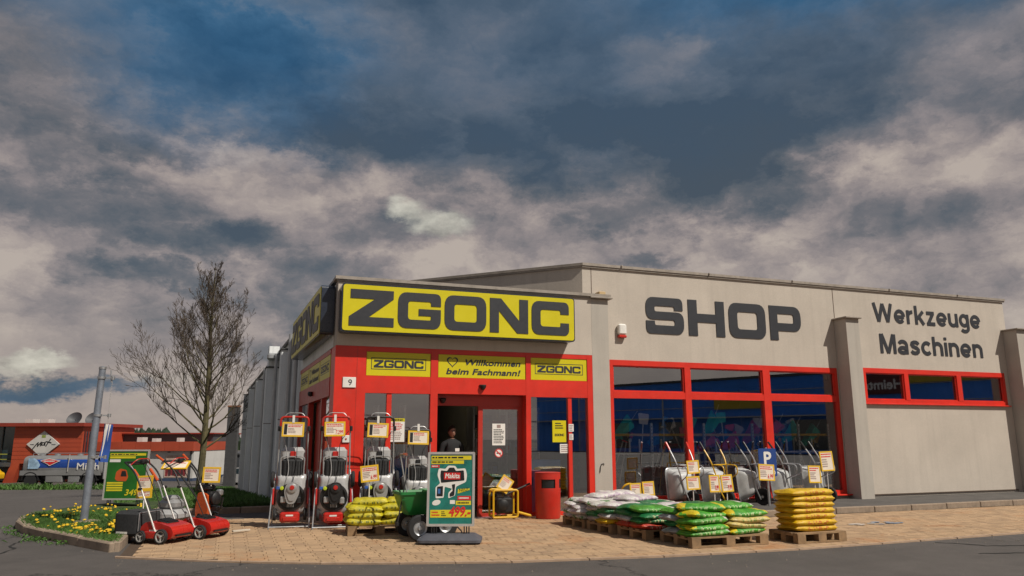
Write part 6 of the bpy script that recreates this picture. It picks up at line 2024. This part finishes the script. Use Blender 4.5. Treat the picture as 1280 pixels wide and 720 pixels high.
def n_yellow(k, w_, h):
    scribble(k, -w_ * .3, h * .1, w_ * .3, h * .42, .005, 1, FACE, rp, 3)
    for c, loops in glyphs('ZGONC', w_ * .7, h * .11, .06):
        ox, oz = -w_ * .35, -h * .22
        k.prism([(q[0] + ox, q[1] + oz) for q in loops[0]], .005, .005, [[(q[0] + ox, q[1] + oz) for q in l] for l in loops[1:]], 1, FACE)


def n_small(k, w_, h): scribble(k, -w_ * .4, -h * .42, w_ * .4, h * .42, .005, 3, FACE, rp, 4)


notice('tall white notice with ZGONC heading in the left entrance window', 1.19, 1.66, .29, .43, .054, PAPER, n_zgonc)
notice('white printed sheet on the glass door leaf', 3.27, 1.58, .27, .42, .236, PAPER, n_text)
notice('yellow notice with ZGONC line in the right entrance window', 4.50, 1.64, .30, .43, .054, YEL, n_yellow)
notice('small white sticker at the right window bar', 4.745, 1.71, .11, .15, .014, PAPER, n_small)
notice('tiny blue and white sticker below the white one', 4.745, 1.53, .09, .12, .014, WHITE, n_small)
notice('small colourful leaflet below the yellow notice', 4.62, 1.30, .22, .18, .054, PAPER, n_small)
o = thing('no_smoking_sticker', 'round prohibition sticker on the glass door leaf', 'sticker', (3.27, .236, 1.22))
k = MB(); k.prism([(.085 * math.cos(a), .085 * math.sin(a)) for a in [2 * PI * i / 24 for i in range(24)]], 0, .003, (), 0, FACE); k.build('disc', PAPER, o, smooth=0)
k = MB(); k.prism([(.085 * math.cos(a), .085 * math.sin(a)) for a in [2 * PI * i / 24 for i in range(24)]], .005, .005, [[(.068 * math.cos(a), .068 * math.sin(a)) for a in [-2 * PI * i / 24 for i in range(24)]]], 0, FACE)
rect(k, -.01, -.07, .01, .07, .006, 0, FACE @ RZ(.8)); rect(k, -.045, -.012, .045, .008, .005, 1, FACE); k.build('print', [PRED, BLACK], o, smooth=0, recalc=False)

# ------------------------------------------------------------------ goods inside the windows
LAMP = mat('tube_light', (1., .86, .55), .5, 0, emit=4.0)
for i, (x, y0, y1) in enumerate(((2.55, 3.0, 6.2), (3.2, 6.5, 9.5))):
    o = thing('strip_light', ['lit strip light nearest the open door', 'lit strip light deeper inside the entrance', 'lit strip light deep in the hall', 'lit strip light deep behind the right panes'][i], 'lamp')
    zl = 2.93 if i < 2 else 3.44
    k = MB(); k.box((x - .06, y0, zl), (x + .06, y1, zl + .04)); k.build('housing', WHITE, o, smooth=0)
    k = MB(); k.tube([(x, y0 + .05, zl - .025), (x, y1 - .05, zl - .025)], .02, 8); k.build('tube', LAMP, o)
rk = thing('display_rack', 'perforated grey rack with yellow and white rails behind the display window', 'rack')
for x in (5.95, 7.05, 8.42, 9.76, 11.1, 12.0):
    k = MB(); k.box((x - .025, .74, .02), (x + .025, .78, 1.83)); u = k.build('upright', mat('rack_grey', (.60, .62, .62), .5, .1), rk, smooth=0)
    k = MB()
    for j in range(22): rect(k, x - .007, .2 + j * .073, x + .007, .235 + j * .073, -.7385, 0, FACE)
    k.build('slots', BLACK, u, smooth=0, recalc=False)
k = MB(); k.box((5.92, .785, 1.545), (12.05, .82, 1.60)); k.build('yellow_rail', YMET, rk, smooth=0)
k = MB(); k.box((5.92, .785, 1.155), (12.05, .82, 1.195)); k.build('white_rail', WHITE, rk, smooth=0)
k = MB(); k.box((5.92, .94, .16), (12.05, 1.6, .20)); k.build('shelf', STEEL, rk, smooth=0)
for i, x in enumerate((6.15, 6.5, 6.75, 7.3, 8.15, 8.75, 9.3, 10.2, 10.75, 11.5)):
    k = MB(); k.box((x, .80, 1.2), (x + .035, .82, 1.48)); k.build('bracket', WHITE, rk, smooth=0)
TEALP = mat('teal_plastic', (.03, .62, .55), .35, .1); BLUP2 = mat('blue_plastic', (.03, .26, .75), .35, .1); REDP = mat('red_plastic', (.82, .05, .09), .3, .1, coat=.2); GRP = mat('dark_green_plastic', (.03, .50, .36), .35, .1)
for i, (x, mt, nm, a, z) in enumerate(((6.55, TEALP, 'teal', .75, 1.72), (7.45, BLUP2, 'blue', .45, 1.55), (8.85, TEALP, 'teal', 1.0, 1.82), (8.75, REDP, 'red', .5, 1.42), (9.35, REDP, 'red', .55, 1.38), (9.98, REDP, 'red', .85, 1.62), (10.62, REDP, 'red', .8, 1.72), (11.15, TEALP, 'teal', .8, 1.62), (11.75, GRP, 'green', .75, 1.58))):
    o = thing('hand_cart', f'{nm} plastic hand cart tray hanging on the rack, {["first from the grey pier", "second from the grey pier", "tip up in the middle pane", "low in the middle pane", "next to the second mullion, lower one", "behind the second mullion", "with yellow print in the right pane", "in the right pane beside red", "next to the right window post"][i]}', 'cart', (x, 1.02, z), 0, 'plastic hand carts on the rack')
    M = RY(-a) @ RX((.25, -.5, .4, -.3, .55, .1, -.45, .3, -.2)[i])
    k = MB(); lo = rpoly([(-.24, -.05, .04), (.2, -.12, .05), (.2, .12, .05), (-.24, .05, .04)]); hi = rpoly([(-.42, -.09, .06), (.34, -.22, .08), (.34, .22, .08), (-.42, .09, .06)]); n = len(lo)
    k.add([(x_, z_, y_) for L_, z_ in ((lo, -.10), (hi, .10), ([(q[0] * .93, q[1] * .9) for q in hi], .10), ([(q[0] * .9, q[1] * .88) for q in lo], -.085)) for x_, y_ in L_], [(b * n + j, b * n + (j + 1) % n, (b + 1) * n + (j + 1) % n, (b + 1) * n + j) for b in range(3) for j in range(n)] + [tuple(range(n)), tuple(range(3 * n, 4 * n))], 0, M)
    k.build('tray', mt, o, smooth=45)
    wheel(o, (.05, -.12, -.32), .075, .04, 'y', YMET if mt == REDP else STEEL, 5, .8)
    o.scale = (.82, .82, .82)
    k = MB(); k.tube([(.05, -.08, -.32), tuple(M @ Vector((-.1, -.08, 0)))], .01, 6); k.tube([tuple(M @ Vector((.3, .05, .0))), tuple(M @ Vector((.62, .06, .05)))], .011, 6); k.build('strut', ALU, o)
rb = random.Random(41)
BC = [mat('box_maroon', (.12, .02, .025), .6), mat('box_grey', (.16, .16, .17), .6), mat('box_blue', (.02, .06, .18), .6), mat('box_tan', (.28, .19, .11), .7), mat('box_red', (.35, .02, .015), .6), mat('box_white', (.45, .45, .43), .6), mat('box_black', (.02, .02, .022), .5)]
BN = ['maroon', 'grey', 'blue', 'tan', 'red', 'white', 'black']


def shelf_unit(label, x0, x1, y, zs, seed):
    o = thing('shelf_unit', label, 'shelf', group='shelves inside the shop')
    for x in (x0, (x0 + x1) / 2, x1):
        k = MB(); k.box((x - .02, y, .02), (x + .02, y + .5, max(zs) + .5)); k.build('upright', STEEL, o, smooth=0)
    for z in zs:
        k = MB(); k.box((x0, y, z), (x1, y + .5, z + .03)); k.build('board', INWL, o, smooth=0)
    return o


NTH = ['', 'first', 'second', 'third', 'fourth', 'fifth', 'sixth', 'seventh', 'eighth', 'ninth', 'tenth', 'eleventh', 'twelfth', 'thirteenth', 'fourteenth', 'fifteenth', 'sixteenth', 'seventeenth', 'eighteenth', 'nineteenth', 'twentieth', 'twenty-first', 'twenty-second', 'twenty-third', 'twenty-fourth', 'twenty-fifth', 'twenty-sixth', 'twenty-seventh', 'twenty-eighth']


def boxes_on(x0, x1, y, zs, where, hmax=.38):
    for zi, z in enumerate(zs):
        x = x0 + .05; nth = 0
        while x < x1 - .2:
            wd = rb.uniform(.16, .42); h = rb.uniform(.14, hmax); c = rb.randrange(len(BC))
            if rb.random() < .88:
                nth += 1
                k = MB(); k.cbox((0, 0, h / 2), (wd - .02, .3, h), 0, None, .008); k.cbox((0, -.152, h * .55), (wd * .6, .004, h * .4), 1)
                tag(k.build('product_box', [BC[c], BC[(c + 3) % 7]], None, (x + wd / 2, y + .22, z + .031)), f'{BN[c]} product box, {NTH[nth]} from the left, {["lowest", "second", "third", "top"][zi]} shelf {where}', 'box', 'product boxes on the shelves inside')
            x += wd


shelf_unit('shelf unit seen dimly through the display window', 6.1, 11.9, 2.3, (.05, .55, 1.05), 1); boxes_on(6.1, 11.9, 2.3, (.05, .55, 1.05), 'behind the display window')
shelf_unit('shelf unit seen through the left entrance window', .6, 1.75, 1.9, (.05, .6, 1.15, 1.7), 2); boxes_on(.6, 1.75, 1.9, (.05, .6, 1.15, 1.7), 'behind the left entrance window')
shelf_unit('shelf unit seen through the glass door leaf', 3.35, 4.9, 2.1, (.05, .6, 1.15, 1.7), 3); boxes_on(3.35, 4.9, 2.1, (.05, .6, 1.15, 1.7), 'behind the glass door')
for i, x in enumerate((6.3, 7.0, 7.9, 8.6, 9.4, 10.2, 11.0, 11.6)):
    k = MB(); k.cbox((0, 0, .16), (.46, .4, .28), 0, None, .06); k.lathe([(.10, .30), (.11, .36), (.06, .40), (0, .41)], 14); k.tube(bend([(-.2, -.15, .2), (-.3, -.15, .55), (.1, -.15, .62)], .1), .012, 6)
    tag(k.build('garden_machine', [BC[(0, 6, 4, 6, 0, 1, 6, 4)[i]]], None, (x, 1.25, .20), (0, 0, rb.uniform(-.6, .6))), ['maroon', 'black', 'red', 'second black', 'second maroon', 'grey', 'third black', 'second red'][i] + ' small garden machine on the shelf below the window rack', 'machine', 'machines on the low window shelf')
# water bottles and dark goods behind the right entrance pane
k = MB(); k.cbox((4.35, .75, .55), (.75, .5, 1.05), 0, None, .02); tag(k.build('display_case', [BLUP2]), 'blue display case behind the right entrance pane', 'case')
k = MB(); k.cbox((1.38, .45, .66), (.42, .04, .95), 0, None, .01); tag(k.build('display_board', [BLUP2]), 'blue board standing behind the left entrance window', 'board')

# long-handled tools leaning in the rack
rt = random.Random(63)
TC = [(TEALP, 'teal'), (REDP, 'red'), (YMET, 'yellow'), (WHITE, 'white'), (BLUP2, 'blue'), (ALU, 'grey')]
for i in range(22):
    x = 6.1 + i * .272 + rt.uniform(-.06, .06); c, nm = TC[i % 6]; ln = rt.uniform(1.2, 1.7); an = rt.uniform(-.45, .45)
    o = thing('garden_tool', f'{nm}-headed long garden tool, {NTH[i + 1]} from the grey pier in the window rack', 'tool', (x, 1.18, .22), 0, 'long-handled tools in the window rack')
    M = RY(an)
    k = MB(); k.tube([(0, 0, 0), (0, 0, ln)], .014, 6, 0, M); k.build('handle', [ALU, WHITE, YMET][i % 3], o)
    k = MB(); k.prism(rpoly([(-.11, ln - .02, .02), (.11, ln - .02, .02), (.14, ln + .22, .04), (-.14, ln + .22, .04)], 3), -.015, .015, (), 0, M @ FACE); k.build('head', c, o)
